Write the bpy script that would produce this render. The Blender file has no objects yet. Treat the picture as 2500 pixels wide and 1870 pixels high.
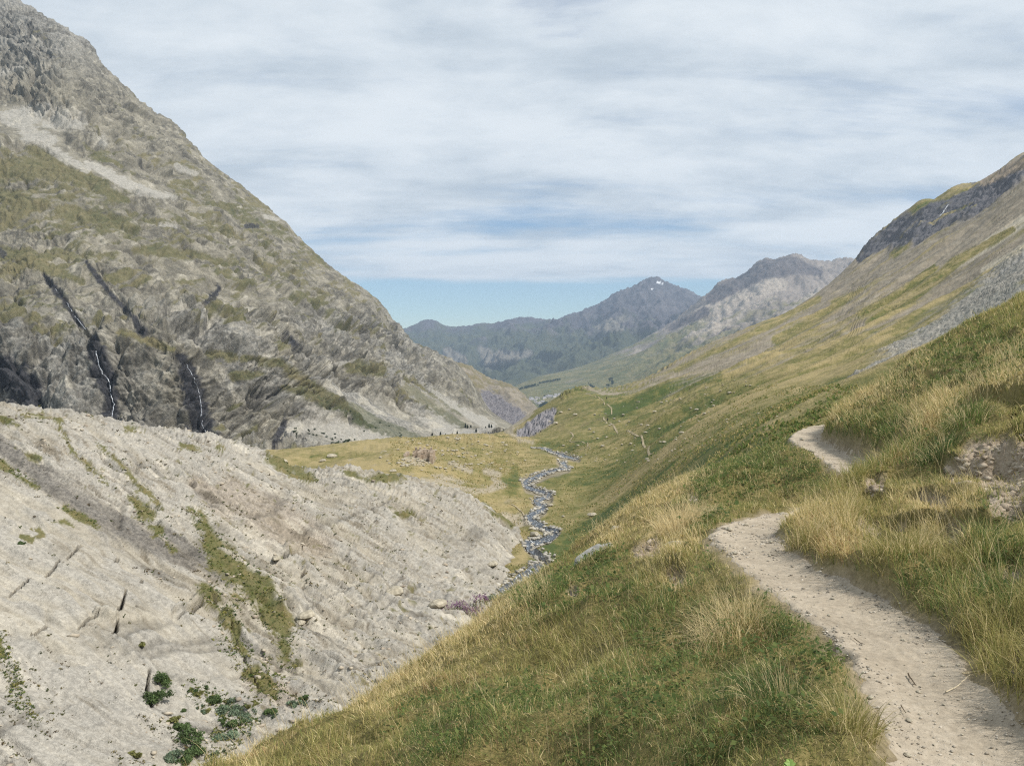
import bpy, bmesh, math, random
import numpy as np
from mathutils import Vector, Matrix

random.seed(7)
rng = np.random.default_rng(11)
C = bpy.context.scene.collection
SC = bpy.context.scene

# ------------------------------------------------------------------ camera
F = 1888.0            # focal length in photo pixels (2500 wide)
CU, CV, HV = 1250.0, 935.0, 840.0
PITCH = math.atan((CV - HV) / F)
cam = bpy.data.cameras.new('camera')
cam.sensor_width = 36.0
cam.lens = F / 2500.0 * 36.0
cam.clip_start = 0.05
cam.clip_end = 60000.0
co = bpy.data.objects.new('camera', cam)
C.objects.link(co)
co.location = (0, 0, 0)
co.rotation_euler = (math.pi / 2 - PITCH, 0, 0)
SC.camera = co

# ------------------------------------------------------------------ sun + sky
SUN_EL = math.radians(50)
SUN_AZ = math.radians(112)     # clockwise from +Y (0 = straight ahead, 90 = right)
sd = Vector((math.sin(SUN_AZ) * math.cos(SUN_EL), math.cos(SUN_AZ) * math.cos(SUN_EL), math.sin(SUN_EL)))
sun = bpy.data.lights.new('sun', 'SUN')
sun.energy = 4.7
sun.angle = math.radians(0.6)
sun.color = (1.0, 0.95, 0.87)
so = bpy.data.objects.new('sun', sun)
C.objects.link(so)
so.rotation_euler = sd.to_track_quat('Z', 'Y').to_euler()

SC.view_settings.view_transform = 'Standard'
SC.view_settings.look = 'None'
SC.view_settings.exposure = 0.0
SC.view_settings.gamma = 1.0
SC.cycles.use_denoising = False
SC.cycles.max_bounces = 5
SC.cycles.volume_bounces = 0
SC.cycles.caustics_reflective = False
SC.cycles.caustics_refractive = False
SC.cycles.sample_clamp_indirect = 4.0
SC.cycles.pixel_filter_type = 'BLACKMAN_HARRIS'
SC.cycles.filter_width = 1.2

world = bpy.data.worlds.new('World')
SC.world = world
world.use_nodes = True


class NT:
    """tiny node-tree helper"""
    def __init__(self, tree):
        self.t = tree
        self.n = tree.nodes
        self.l = tree.links

    def new(self, typ, **kw):
        nd = self.n.new(typ)
        for k, v in kw.items():
            setattr(nd, k, v)
        return nd

    def set(self, sock, val):
        if hasattr(val, 'is_output') or isinstance(val, bpy.types.NodeSocket):
            self.l.new(val, sock)
        else:
            if sock.type == 'RGBA' and len(val) == 3:
                val = (*val, 1.0)
            sock.default_value = val

    def math(self, op, a, b=None, c=None, clamp=False):
        nd = self.new('ShaderNodeMath', operation=op, use_clamp=clamp)
        self.set(nd.inputs[0], a)
        if b is not None:
            self.set(nd.inputs[1], b)
        if c is not None:
            self.set(nd.inputs[2], c)
        return nd.outputs[0]

    def vmath(self, op, a, b=None):
        nd = self.new('ShaderNodeVectorMath', operation=op)
        self.set(nd.inputs[0], a)
        if b is not None:
            self.set(nd.inputs[1], b)
        return nd.outputs[0]

    def mix(self, f, a, b, blend='MIX'):
        nd = self.new('ShaderNodeMix', data_type='RGBA', blend_type=blend)
        self.set(nd.inputs['Factor'], f)
        self.set(nd.inputs[6], a)
        self.set(nd.inputs[7], b)
        return nd.outputs[2]

    def noise(self, vec, scale, detail=4, rough=0.55, dist=0.0):
        nd = self.new('ShaderNodeTexNoise')
        self.set(nd.inputs['Vector'], vec)
        nd.inputs['Scale'].default_value = scale
        nd.inputs['Detail'].default_value = detail
        nd.inputs['Roughness'].default_value = rough
        nd.inputs['Distortion'].default_value = dist
        return nd.outputs['Fac']

    def ramp(self, f, stops):
        nd = self.new('ShaderNodeValToRGB')
        el = nd.color_ramp.elements
        while len(el) < len(stops):
            el.new(0.5)
        for e, (p, c) in zip(el, stops):
            e.position = p
            e.color = (*c, 1.0) if len(c) == 3 else c
        self.set(nd.inputs[0], f)
        return nd.outputs[0]

    def rng(self, f, a, b, c=0.0, d=1.0, smooth=True):
        nd = self.new('ShaderNodeMapRange', interpolation_type='SMOOTHSTEP' if smooth else 'LINEAR')
        self.set(nd.inputs[0], f)
        for i, v in enumerate((a, b, c, d)):
            nd.inputs[i + 1].default_value = v
        return nd.outputs[0]

    def mapping(self, vec, scale=(1, 1, 1), rot=(0, 0, 0), loc=(0, 0, 0)):
        nd = self.new('ShaderNodeMapping')
        self.set(nd.inputs[0], vec)
        nd.inputs['Location'].default_value = loc
        nd.inputs['Rotation'].default_value = rot
        nd.inputs['Scale'].default_value = scale
        return nd.outputs[0]


def build_sky():
    w = NT(world.node_tree)
    w.n.clear()
    out = w.new('ShaderNodeOutputWorld')
    sky = w.new('ShaderNodeTexSky', sky_type='NISHITA')
    sky.sun_disc = False
    sky.sun_elevation = SUN_EL
    sky.sun_rotation = SUN_AZ
    sky.altitude = 2000.0
    sky.air_density = 1.0
    sky.dust_density = 0.4
    sky.ozone_density = 1.2
    bg1 = w.new('ShaderNodeBackground')
    w.set(bg1.inputs[0], w.mix(1.0, sky.outputs[0], (0.87, 0.99, 1.02), 'MULTIPLY'))
    bg1.inputs[1].default_value = 0.12
    d = w.new('ShaderNodeTexCoord').outputs['Generated']
    sep = w.new('ShaderNodeSeparateXYZ')
    w.set(sep.inputs[0], d)
    z = w.math('MAXIMUM', sep.outputs[2], 0.0)
    zz = w.math('ADD', z, 0.19)
    cmb = w.new('ShaderNodeCombineXYZ')
    w.set(cmb.inputs[0], w.math('DIVIDE', sep.outputs[0], zz))
    w.set(cmb.inputs[1], w.math('DIVIDE', sep.outputs[1], zz))
    p = cmb.outputs[0]
    # bands lie slightly oblique, as a sheet of altocumulus seen in perspective
    pm = w.mapping(p, scale=(0.42, 1.0, 1.0), rot=(0, 0, 0.06))
    n1 = w.noise(pm, 2.0, 9, 0.6, 0.2)
    n2 = w.noise(w.mapping(p, scale=(0.75, 1.15, 1), loc=(3.1, 1.7, 0)), 2.3, 10, 0.6, 0.15)
    n3 = w.noise(w.mapping(p, scale=(0.10, 0.8, 1.0), loc=(7.3, 0.4, 0)), 3.4, 6, 0.6, 0.2)
    # sheet ends about four degrees above the horizon, is thin up to ten, closed above
    base = w.ramp(z, [(0.0, (0, 0, 0)), (0.066, (0.0, 0.0, 0.0)), (0.086, (0.70, 0.70, 0.70)),
                      (0.15, (0.71, 0.71, 0.71)), (0.185, (0.80, 0.80, 0.80)), (0.25, (0.84, 0.84, 0.84)), (0.5, (0.86, 0.86, 0.86))])
    cov = w.math('ADD', base, w.math('MULTIPLY', w.math('SUBTRACT', n1, 0.5), 1.5))
    cov = w.math('ADD', cov, w.math('MULTIPLY', w.math('SUBTRACT', n3, 0.5), 0.9))
    # opening overhead
    hole = w.vmath('DOT_PRODUCT', d, (0.070, 0.888, 0.455))
    nd = hole.node
    hv = nd.outputs['Value']
    hole = w.rng(w.math('ADD', hv, w.math('MULTIPLY', w.math('SUBTRACT', n2, 0.5), 0.03)), 0.9915, 1.001, 0.0, 0.38)
    cov = w.math('SUBTRACT', cov, hole)
    cov = w.rng(cov, 0.22, 0.80, 0.0, 0.97)
    low = w.rng(z, 0.055, 0.085, 0.0, 1.0)
    cov = w.math('MULTIPLY', cov, low)
    shade = w.rng(w.math('ADD', w.math('MULTIPLY', n2, 0.65), w.math('MULTIPLY', n1, 0.35)), 0.34, 0.62)
    col = w.ramp(shade, [(0.0, (0.54, 0.62, 0.695)), (0.5, (0.70, 0.77, 0.83)), (1.0, (0.85, 0.905, 0.945))])
    bg2 = w.new('ShaderNodeBackground')
    w.set(bg2.inputs[0], col)
    bg2.inputs[1].default_value = 1.0
    mx = w.new('ShaderNodeMixShader')
    w.set(mx.inputs[0], cov)
    w.l.new(bg1.outputs[0], mx.inputs[1])
    w.l.new(bg2.outputs[0], mx.inputs[2])
    w.l.new(mx.outputs[0], out.inputs[0])


build_sky()

# ------------------------------------------------------------------ projection helpers
SP, CP = math.sin(PITCH), math.cos(PITCH)


def lev(u, v):
    """photo pixel -> (azimuth*F+CU, HV - slope*F): pixel of the same ray in a level camera"""
    x = (np.asarray(u, float) - CU) / F
    y = (CV - np.asarray(v, float)) / F
    Y = CP + y * SP
    Z = -SP + y * CP
    return CU + F * x / Y, HV - F * Z / Y


def pix(P):
    """world points (N,3) -> photo pixel"""
    P = np.asarray(P)
    fw = P[..., 1] * CP - P[..., 2] * SP
    up = P[..., 1] * SP + P[..., 2] * CP
    return CU + F * P[..., 0] / fw, CV - F * up / fw


def world_pt(u, v, Y):
    a, b = lev(u, v)
    return np.array([(a - CU) / F * Y, Y, (HV - b) / F * Y])


# ------------------------------------------------------------------ noise
_g = rng.normal(size=(256, 3))
_g /= np.linalg.norm(_g, axis=1)[:, None]
GX, GY, GZ = [np.ascontiguousarray(_g[:, i]).astype(np.float32) for i in range(3)]
PERM = rng.permutation(256).astype(np.int32)
PERM = np.concatenate([PERM, PERM, PERM])


def perlin(x, y, z=None, seed=0):
    x = np.asarray(x, np.float32)
    y = np.asarray(y, np.float32)
    z = np.zeros_like(x) if z is None else np.asarray(z, np.float32)
    xi = np.floor(x); yi = np.floor(y); zi = np.floor(z)
    fx = x - xi; fy = y - yi; fz = z - zi
    xi = (xi.astype(np.int64) + seed * 17 & 255).astype(np.int32)
    yi = (yi.astype(np.int64) + seed * 31 & 255).astype(np.int32)
    zi = (zi.astype(np.int64) + seed * 7 & 255).astype(np.int32)
    sx = fx * fx * fx * (fx * (fx * 6 - 15) + 10)
    sy = fy * fy * fy * (fy * (fy * 6 - 15) + 10)
    sz = fz * fz * fz * (fz * (fz * 6 - 15) + 10)
    res = []
    for dz in (0, 1):
        pz = PERM[(zi + dz) & 255]
        yy = []
        for dy in (0, 1):
            py = PERM[((yi + dy) & 255) + pz]
            xx = []
            for dx in (0, 1):
                h = PERM[((xi + dx) & 255) + py]
                xx.append(GX[h] * (fx - dx) + GY[h] * (fy - dy) + GZ[h] * (fz - dz))
            yy.append(xx[0] + sx * (xx[1] - xx[0]))
        res.append(yy[0] + sy * (yy[1] - yy[0]))
    return (res[0] + sz * (res[1] - res[0])) * 1.5


def fbm(x, y, z=None, octv=5, gain=0.5, lac=2.03, seed=0):
    s = 0.0; a = 1.0; t = 0.0
    z = np.zeros_like(np.asarray(x, np.float32)) if z is None else z
    for i in range(octv):
        s = s + a * perlin(x, y, z, seed + i * 3)
        t += a
        a *= gain
        x = x * lac; y = y * lac; z = z * lac
    return s / t * 1.4


def ridged(x, y, z=None, octv=5, gain=0.5, lac=2.07, seed=0):
    s = 0.0; a = 1.0; t = 0.0
    z = np.zeros_like(np.asarray(x, np.float32)) if z is None else z
    for i in range(octv):
        n = 1 - np.abs(perlin(x, y, z, seed + i * 5)) * 1.6
        s = s + a * n * np.abs(n)
        t += a
        a *= gain
        x = x * lac; y = y * lac; z = z * lac
    return s / t


def sstep(a, b, x):
    t = np.clip((x - a) / (b - a), 0, 1)
    return t * t * (3 - 2 * t)


# ------------------------------------------------------------------ thin plate spline
class TPS:
    def __init__(self, pts, val, lam=1e-4):
        pts = np.asarray(pts, float); val = np.asarray(val, float)
        n = len(pts)
        K = self.k(np.linalg.norm(pts[:, None] - pts[None], axis=2)) + lam * np.eye(n)
        P = np.c_[np.ones(n), pts]
        A = np.zeros((n + 3, n + 3))
        A[:n, :n] = K; A[:n, n:] = P; A[n:, :n] = P.T
        b = np.r_[val, 0, 0, 0]
        sol = np.linalg.solve(A, b)
        self.p = pts; self.w = sol[:n]; self.c = sol[n:]

    @staticmethod
    def k(r):
        return np.where(r > 1e-9, r * r * np.log(np.maximum(r, 1e-9)), 0.0)

    def __call__(self, x, y):
        sh = np.shape(x)
        x = np.ravel(x).astype(float); y = np.ravel(y).astype(float)
        out = np.empty(len(x))
        for i in range(0, len(x), 40000):
            xs, ys = x[i:i + 40000], y[i:i + 40000]
            r2 = (xs[:, None] - self.p[None, :, 0]) ** 2 + (ys[:, None] - self.p[None, :, 1]) ** 2
            K = 0.5 * r2 * np.log(np.maximum(r2, 1e-18))
            out[i:i + 40000] = K @ self.w + self.c[0] + self.c[1] * xs + self.c[2] * ys
        return out.reshape(sh)


# ------------------------------------------------------------------ terrain sheets
class Sheet:
    """heightfield built on rays of azimuth x log distance, from control points (u,v,Y)"""
    def __init__(self, ctrl, u0, u1, du, Y0, Y1, rows, lam=2e-3, su=400.0, sy=2.0):
        pts = []; val = []
        for (u, v, Y) in ctrl:
            a, b = lev(u, v)
            pts.append((a / su, math.log(Y) * sy)); val.append(float(b))
        tps = TPS(pts, val, lam)
        uc = np.arange(u0, u1 + 12, 12.0)
        L = np.linspace(math.log(Y0), math.log(Y1), 260)
        UU, LL = np.meshgrid(uc, L, indexing='ij')
        VV = tps(UU / su, LL * sy)
        uf = np.arange(u0, u1 + du, du)
        k = np.clip(((uf - u0) / 12).astype(int), 0, len(uc) - 2)
        t = ((uf - uc[k]) / 12)[:, None]
        Vc = VV[k] * (1 - t) + VV[k + 1] * t
        dv = np.diff(Vc, axis=1)
        wgt = np.where(dv < 0, -dv, 0.4 * dv) + 0.45
        cum = np.c_[np.zeros(len(uf)), np.cumsum(wgt, axis=1)]
        cum /= cum[:, -1:]
        tt = np.linspace(0, 1, rows)
        Lr = np.empty((len(uf), rows)); Vr = np.empty_like(Lr)
        for i in range(len(uf)):
            Lr[i] = np.interp(tt, cum[i], L)
        kw = 12
        pad = np.pad(Lr, ((kw, kw), (0, 0)), mode='edge')
        cs = np.cumsum(np.vstack([np.zeros((1, rows)), pad]), axis=0)
        Lr = (cs[2 * kw + 1:] - cs[:-2 * kw - 1]) / (2 * kw + 1)
        for i in range(len(uf)):
            Vr[i] = np.interp(Lr[i], L, Vc[i])
        self.uf = uf; self.du = du; self.u0 = u0
        Y = np.exp(Lr)
        self.X = (uf[:, None] - CU) / F * Y
        self.Y = Y
        self.Z = (HV - Vr) / F * Y
        self.nc, self.nr = Y.shape
        self.P0 = np.stack([self.X, self.Y, self.Z], axis=-1)
        self.U, self.V = pix(self.P0)
        # depth of the highest visible point per column (crest)
        idx = np.argmin(Vr, axis=1)
        self.crestY = Y[np.arange(len(uf)), idx]

    def normals(self):
        P = self.P0
        a = np.gradient(P, axis=0); b = np.gradient(P, axis=1)
        n = np.cross(a, b)
        n /= np.linalg.norm(n, axis=-1, keepdims=True) + 1e-12
        n *= np.sign(n[..., 2:3] + 1e-9)
        return n

    def slope(self):
        return np.sqrt(np.clip(1 - self.normals()[..., 2] ** 2, 0, 1))

    def finish(self, P):
        self.P = P
        self.U, self.V = pix(P)

    def mesh(self, name, mat, attrs, kind='structure', smooth=True):
        nc, nr = self.nc, self.nr
        me = bpy.data.meshes.new(name)
        v = self.P.reshape(-1, 3).astype(np.float32)
        ii = np.arange(nc * nr, dtype=np.int32).reshape(nc, nr)
        q = np.stack([ii[:-1, :-1], ii[1:, :-1], ii[1:, 1:], ii[:-1, 1:]], axis=-1).reshape(-1, 4)
        fill_mesh(me, v, q)
        for k, a in attrs.items():
            at = me.attributes.new(k, 'FLOAT', 'POINT')
            at.data.foreach_set('value', np.ascontiguousarray(a, np.float32).ravel())
        if smooth:
            me.polygons.foreach_set('use_smooth', np.ones(len(q), bool))
        me.materials.append(mat)
        o = bpy.data.objects.new(name, me)
        C.objects.link(o)
        if kind:
            o['kind'] = kind
        return o

    def place(self, u, v, tol=4.0):
        """front-most surface point seen at photo pixel (u, v)"""
        P = self.P.reshape(-1, 3); U = self.U.ravel(); V = self.V.ravel()
        m = np.where((np.abs(U - u) < tol) & (np.abs(V - v) < tol))[0]
        if len(m) == 0:
            d = (U - u) ** 2 + (V - v) ** 2
            return P[np.argmin(d)].copy()
        yf = P[m, 1].min()
        m = m[P[m, 1] < yf * 1.12]
        d = (U[m] - u) ** 2 + (V[m] - v) ** 2
        return P[m[np.argmin(d)]].copy()

    def height(self, x, y):
        """z of the surface at plan points (vectorised, bilinear on the ray grid)"""
        x = np.atleast_1d(np.asarray(x, float)); y = np.atleast_1d(np.asarray(y, float))
        ua = CU + F * x / y
        c = np.clip((ua - self.u0) / self.du, 0, self.nc - 1.001)
        k = c.astype(int); t = c - k
        out = np.empty(len(x))
        for i in range(len(x)):
            z0 = np.interp(y[i], self.P[k[i], :, 1], self.P[k[i], :, 2])
            z1 = np.interp(y[i], self.P[k[i] + 1, :, 1], self.P[k[i] + 1, :, 2])
            out[i] = z0 * (1 - t[i]) + z1 * t[i]
        return out


def fill_mesh(me, v, faces):
    """fast mesh fill; faces (N,k) int array"""
    n, k = faces.shape
    me.vertices.add(len(v))
    me.vertices.foreach_set('co', np.ascontiguousarray(v, np.float32).ravel())
    me.loops.add(n * k)
    me.loops.foreach_set('vertex_index', np.ascontiguousarray(faces, np.int32).ravel())
    me.polygons.add(n)
    me.polygons.foreach_set('loop_start', np.arange(0, n * k, k, dtype=np.int32))
    me.polygons.foreach_set('loop_total', np.full(n, k, np.int32))
    me.update(calc_edges=True)


def strokes(U, V, lst, warp=None):
    """field of soft strokes: each stroke = [(u,v,r),...]; returns max of 1-d/r (>0 inside)"""
    out = np.full(U.shape, -1.0)
    if warp is not None:
        U = U + warp[0]; V = V + warp[1]
    for st in lst:
        us = [p[0] for p in st]; vs = [p[1] for p in st]; rs = max(p[2] for p in st)
        m = (U > min(us) - 2 * rs) & (U < max(us) + 2 * rs) & (V > min(vs) - 2 * rs) & (V < max(vs) + 2 * rs)
        if not m.any():
            continue
        uu = U[m]; vv = V[m]
        best = np.full(uu.shape, -1.0)
        if len(st) == 1:
            u, v, r = st[0]
            best = 1 - np.hypot(uu - u, vv - v) / r
        for (u0, v0, r0), (u1, v1, r1) in zip(st[:-1], st[1:]):
            dx, dy = u1 - u0, v1 - v0
            t = np.clip(((uu - u0) * dx + (vv - v0) * dy) / (dx * dx + dy * dy + 1e-9), 0, 1)
            d = np.hypot(uu - u0 - t * dx, vv - v0 - t * dy)
            best = np.maximum(best, 1 - d / (r0 + t * (r1 - r0)))
        out[m] = np.maximum(out[m], best)
    return np.maximum(out, -1.0)


def cols(table):
    return [(u, v, Y) for u, lst in table.items() for (Y, v) in lst]


# ------------------------------------------------------------------ materials
def srgb(r, g, b):
    f = lambda c: (c / 255 / 12.92) if c / 255 <= 0.04045 else ((c / 255 + 0.055) / 1.055) ** 2.4
    return (f(r), f(g), f(b))


def mat_new(name):
    m = bpy.data.materials.new(name)
    m.use_nodes = True
    nt = NT(m.node_tree)
    b = nt.n['Principled BSDF']
    b.inputs['Specular IOR Level'].default_value = 0.15
    b.inputs['Roughness'].default_value = 0.9
    return m, nt, b


def terrain_mat(name, rock, grass, layers=(), scale=1.0, bump=0.3, streak=None, speck=0.25):
    """rock / grass: three albedos; layers: (attribute, albedo A, albedo B); scale: size in metres of the main pattern"""
    m, nt, b = mat_new(name)
    pos = nt.new('ShaderNodeNewGeometry').outputs['Position']
    pv = pos
    if streak:
        pv = nt.mapping(pos, scale=streak[0], rot=streak[1])
    at = lambda k: nt.new('ShaderNodeAttribute', attribute_name=k).outputs['Fac']
    n1 = nt.noise(pv, 1 / scale, 7, 0.62, 0.5)
    n2 = nt.noise(pv, 9 / scale, 5, 0.68)
    n3 = nt.noise(pos, 2.6 / scale, 6, 0.6)
    f = nt.math('ADD', nt.math('MULTIPLY', n1, 0.65), nt.math('MULTIPLY', n2, 0.35))
    rc = nt.ramp(f, [(0.34, rock[0]), (0.50, rock[1]), (0.66, rock[2])])
    gf = nt.math('ADD', nt.math('MULTIPLY', n3, 0.6), nt.math('MULTIPLY', n2, 0.4))
    gf = nt.math('ADD', gf, nt.math('MULTIPLY', at('dry'), 0.22))
    gc = nt.ramp(gf, [(0.33, grass[0]), (0.50, grass[1]), (0.72, grass[2])])
    col = rc
    for (k, a, bb) in layers:
        lc = nt.mix(nt.rng(n2, 0.35, 0.65), a, bb)
        col = nt.mix(at(k), col, lc)
    col = nt.mix(at('grass'), col, gc)
    sp = nt.rng(nt.noise(pos, 30 / scale, 3, 0.7), 0.3, 0.7, 1 - speck, 1 + speck)
    col = nt.mix(1.0, col, nt.vmath('MULTIPLY', (1, 1, 1), sp) if False else nt.ramp(nt.math('MULTIPLY', sp, 0.5), [(0, (0, 0, 0)), (1, (2, 2, 2))]), 'MULTIPLY')
    nt.set(b.inputs['Base Color'], col)
    bn = nt.new('ShaderNodeBump')
    bn.inputs['Strength'].default_value = bump
    bn.inputs['Distance'].default_value = scale * 0.05
    nt.set(bn.inputs['Height'], nt.math('ADD', n2, nt.noise(pos, 40 / scale, 3, 0.6)))
    nt.l.new(bn.outputs[0], b.inputs['Normal'])
    return m


def plain_mat(name, c1, c2, scale=2.0, rough=0.9, bump=0.2):
    m, nt, b = mat_new(name)
    pos = nt.new('ShaderNodeTexCoord').outputs['Object']
    n = nt.noise(pos, scale, 5, 0.6)
    nt.set(b.inputs['Base Color'], nt.ramp(n, [(0.35, c1), (0.65, c2)]))
    b.inputs['Roughness'].default_value = rough
    if bump:
        bn = nt.new('ShaderNodeBump')
        bn.inputs['Strength'].default_value = bump
        nt.set(bn.inputs['Height'], nt.noise(pos, scale * 5, 4, 0.6))
        nt.l.new(bn.outputs[0], b.inputs['Normal'])
    return m


def leaf_mat(name, trans=0.3):
    """foliage coloured per blade / leaf by its own colour attribute"""
    m, nt, b = mat_new(name)
    a = nt.new('ShaderNodeAttribute', attribute_name='tint').outputs['Color']
    nt.set(b.inputs['Base Color'], a)
    b.inputs['Roughness'].default_value = 0.65
    tr = nt.new('ShaderNodeBsdfTranslucent')
    nt.set(tr.inputs[0], a)
    mx = nt.new('ShaderNodeMixShader')
    mx.inputs[0].default_value = trans
    nt.l.new(b.outputs[0], mx.inputs[1])
    nt.l.new(tr.outputs[0], mx.inputs[2])
    nt.l.new(mx.outputs[0], nt.n['Material Output'].inputs[0])
    return m


def tag(o, label, cat, group=None):
    o['label'] = label
    o['category'] = cat
    if group:
        o['group'] = group
    return o


# ================================================================== LEFT MOUNTAIN
T_A = {
    -500: [(330, 1180), (450, 1000), (600, 800), (900, 400), (1300, -60), (1600, -200), (1900, 100)],
    0: [(400, 1125), (480, 1075), (525, 980), (550, 850), (650, 730), (800, 560), (1000, 330), (1200, 190), (1350, 60), (1480, -25), (1750, 120)],
    130: [(1470, 52), (1750, 190), (1300, 110)],
    180: [(1450, 82)],
    225: [(1430, 113)],
    243: [(1425, 152)],
    290: [(430, 1112), (495, 1082), (535, 1000), (560, 880), (650, 765), (800, 620), (1000, 440), (1200, 310), (1410, 192), (1700, 300)],
    340: [(1405, 250)],
    385: [(1400, 282)],
    430: [(460, 1108), (515, 1086), (548, 1000), (575, 880), (680, 770), (850, 640), (1050, 500), (1250, 380), (1400, 306), (1700, 410)],
    470: [(1405, 358)],
    540: [(1410, 420)],
    620: [(500, 1102), (565, 1090), (605, 1000), (650, 890), (780, 780), (950, 690), (1150, 590), (1300, 525), (1420, 480), (1700, 580)],
    700: [(1435, 545)],
    760: [(540, 1100), (610, 1092), (690, 1010), (770, 920), (900, 820), (1100, 735), (1300, 655), (1450, 607), (1700, 700)],
    850: [(1475, 678)],
    930: [(620, 1097), (730, 1083), (830, 1010), (950, 930), (1100, 855), (1300, 785), (1500, 738), (1750, 820)],
    965: [(1530, 788)],
    1000: [(660, 1092), (790, 1078), (900, 1015), (1050, 945), (1250, 875), (1450, 838), (1560, 828), (1800, 900)],
    1050: [(1590, 858)],
    1100: [(720, 1087), (890, 1068), (1050, 1010), (1250, 940), (1500, 890), (1620, 879), (1850, 960)],
    1140: [(1400, 945), (1600, 922), (1800, 990)],
    1165: [(1560, 960)],
    1187: [(800, 1078), (1000, 1060), (1200, 1030), (1400, 1000), (1530, 994), (1750, 1060)],
    1232: [(850, 1072), (1050, 1054), (1250, 1036), (1450, 1025), (1750, 1090)],
    1300: [(900, 1070), (1200, 1066), (1750, 1110)],
    1500: [(900, 1100), (1750, 1140)],
}
A = Sheet(cols(T_A), -380, 1330, 2.0, 380, 1850, 680, lam=4e-4)


def build_mountain():
    X, Y, Z = A.X, A.Y, A.Z
    n = A.normals()
    U, V = A.U, A.V
    sl = A.slope()
    # folded beds: strata dip to the right
    wx = fbm(X / 160, Y / 160, Z / 160, 3, seed=3) * 26
    s = (X * 0.45 + Z * 0.9 + wx)
    t = (X * 0.9 - Z * 0.45)
    big = fbm(X / 210, Y / 210, Z / 210, 4, seed=1) * 20
    rid = (ridged(X / 85 + wx * .01, Y / 95, Z / 70, 5, 0.55, seed=5) - 0.45) * 19
    beds = fbm(s / 11, t / 55, Y / 60, 4, 0.6, seed=9) * 3.0
    jo = fbm((X * .8 - Z * .6) / 22 , (X * .6 + Z * .8) / 7.5, Y / 25, 4, 0.62, seed=31) * 3.2
    crack = -np.clip(ridged(X / 34 + wx * .03, Y / 40, Z / 30, 3, 0.6, seed=13) - 0.42, 0, 1) ** 1.2 * 12.0
    crack2 = -np.clip(ridged(X / 11 + wx * .05, Y / 13, Z / 10, 2, 0.6, seed=17) - 0.45, 0, 1) * 5.5
    # ledges: beds that bulge and break off along lines running down to the right, at three sizes
    q1 = X * .80 - Z * .60; q2 = X * .60 + Z * .80
    gate = sstep(-.45, .2, fbm(X / 70, Y / 70, Z / 70, 3, seed=95))
    zs_ = np.clip(Y / 600, .8, 2.0)

    def ledge(lam, run, amp, seed, wob):
        ph = (q2 + wob * fbm(X / (lam * 4), Y / (lam * 4), Z / (lam * 4), 3, .55, seed=seed)) / lam + fbm(q1 / run, q2 / (lam * 3), Y / run, 3, seed=seed + 1) * 1.2
        t_ = ph - np.floor(ph)
        on = sstep(-.25, .25, perlin(q1 / (run * .7), q2 / (lam * 1.5), Y / run, seed + 2) + .15)
        return (np.where(t_ > .86, (1 - t_) / .14, t_ / .86) - .5) * amp * on
    led = ledge(38, 120, 15, 201, 46) + ledge(15, 60, 6.0, 211, 20) + ledge(7, 26, 2.2, 221, 9)
    # joints: clefts across the beds
    thin = lambda n_, w_: np.exp(-(n_ / w_) ** 2)
    k1 = thin(perlin(q2 / 26 + .05 * wx, q1 / 75, Y / 60, 91), .085) * 7
    k2 = thin(perlin(q1 / 15 + .05 * wx, q2 / 34, Y / 40, 92), .10) * 4.5
    k3 = thin(perlin(X / 30 + .05 * wx, Z / 22, Y / 40, 94), .07) * 6
    crack = crack - (k1 + k2 + k3) * gate
    beds = beds + led * zs_ * .8
    fine = fbm(X / 6, Y / 6, Z / 6, 4, 0.68, seed=21) * 1.7
    # smooth, vegetated mid band / steep lower cliffs rougher
    cliff = sstep(700, 820, V) * sstep(1160, 1000, U)
    rough = 0.55 + 0.55 * cliff + 0.4 * sstep(420, 250, V)
    nf = fbm(X / 13, Y / 13, Z / 8, 4, .65, seed=47)
    talus = np.clip(strokes(U, V, [
        [(800, 960, 22), (900, 1010, 42), (1010, 1060, 50), (1150, 1062, 30)],
        [(700, 1050, 20), (850, 1070, 38), (960, 1080, 30)],
        [(985, 935, 12), (1060, 985, 40), (1150, 1040, 50), (1230, 1050, 26)],
        [(0, 300, 60), (90, 330, 50), (140, 350, 24)], [(100, 345, 18), (200, 410, 18), (300, 450, 22), (410, 475, 12)],
    ], (wx * 0.5, wx * .4)) * 3, 0, 1)
    rough = rough * (1 - 0.82 * talus)
    ratio = np.clip(Y / A.crestY[:, None], 0, 2)
    crest = sstep(0.55, 1.0, ratio)
    att = 1 - 0.72 * crest
    foot = sstep(1100, 1060, V)
    d = big * att * foot + rid * rough * (1 - 0.55 * crest) + (beds + jo + crack + crack2 * .5 + fine) * rough * (1 - .62 * sstep(.78, 1.0, ratio))
    # gullies carrying the water
    gul = strokes(U, V, WATER_A, (wx * 0.15, 0 * wx))
    d = d - sstep(0.0, 0.9, gul + .4 * nf) * 4.0
    P = A.P0 + n * d[..., None]
    A.finish(P)
    U, V = A.U, A.V
    # ---- cover masks
    g0 = fbm(X / 70 + wx * .02, Y / 70, Z / 45, 5, 0.6, seed=41)
    g1 = fbm((X * .88 + Z * .48) / 60, Y / 60, (Z * .88 - X * .48) / 9, 5, 0.62, seed=44)
    vb = np.interp(V, [0, 220, 380, 520, 700, 800, 900, 1000, 1100], [-0.45, -0.40, -0.12, -0.02, -0.02, -0.16, -0.34, -0.30, -0.2])
    ub = np.interp(U, [0, 400, 800, 1100], [0.06, 0.0, 0.10, 0.05])
    hol = -crack / 14 * 0
    gw = (wx * .5 + 16 * g1, wx * .35 + 14 * g0)
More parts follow.
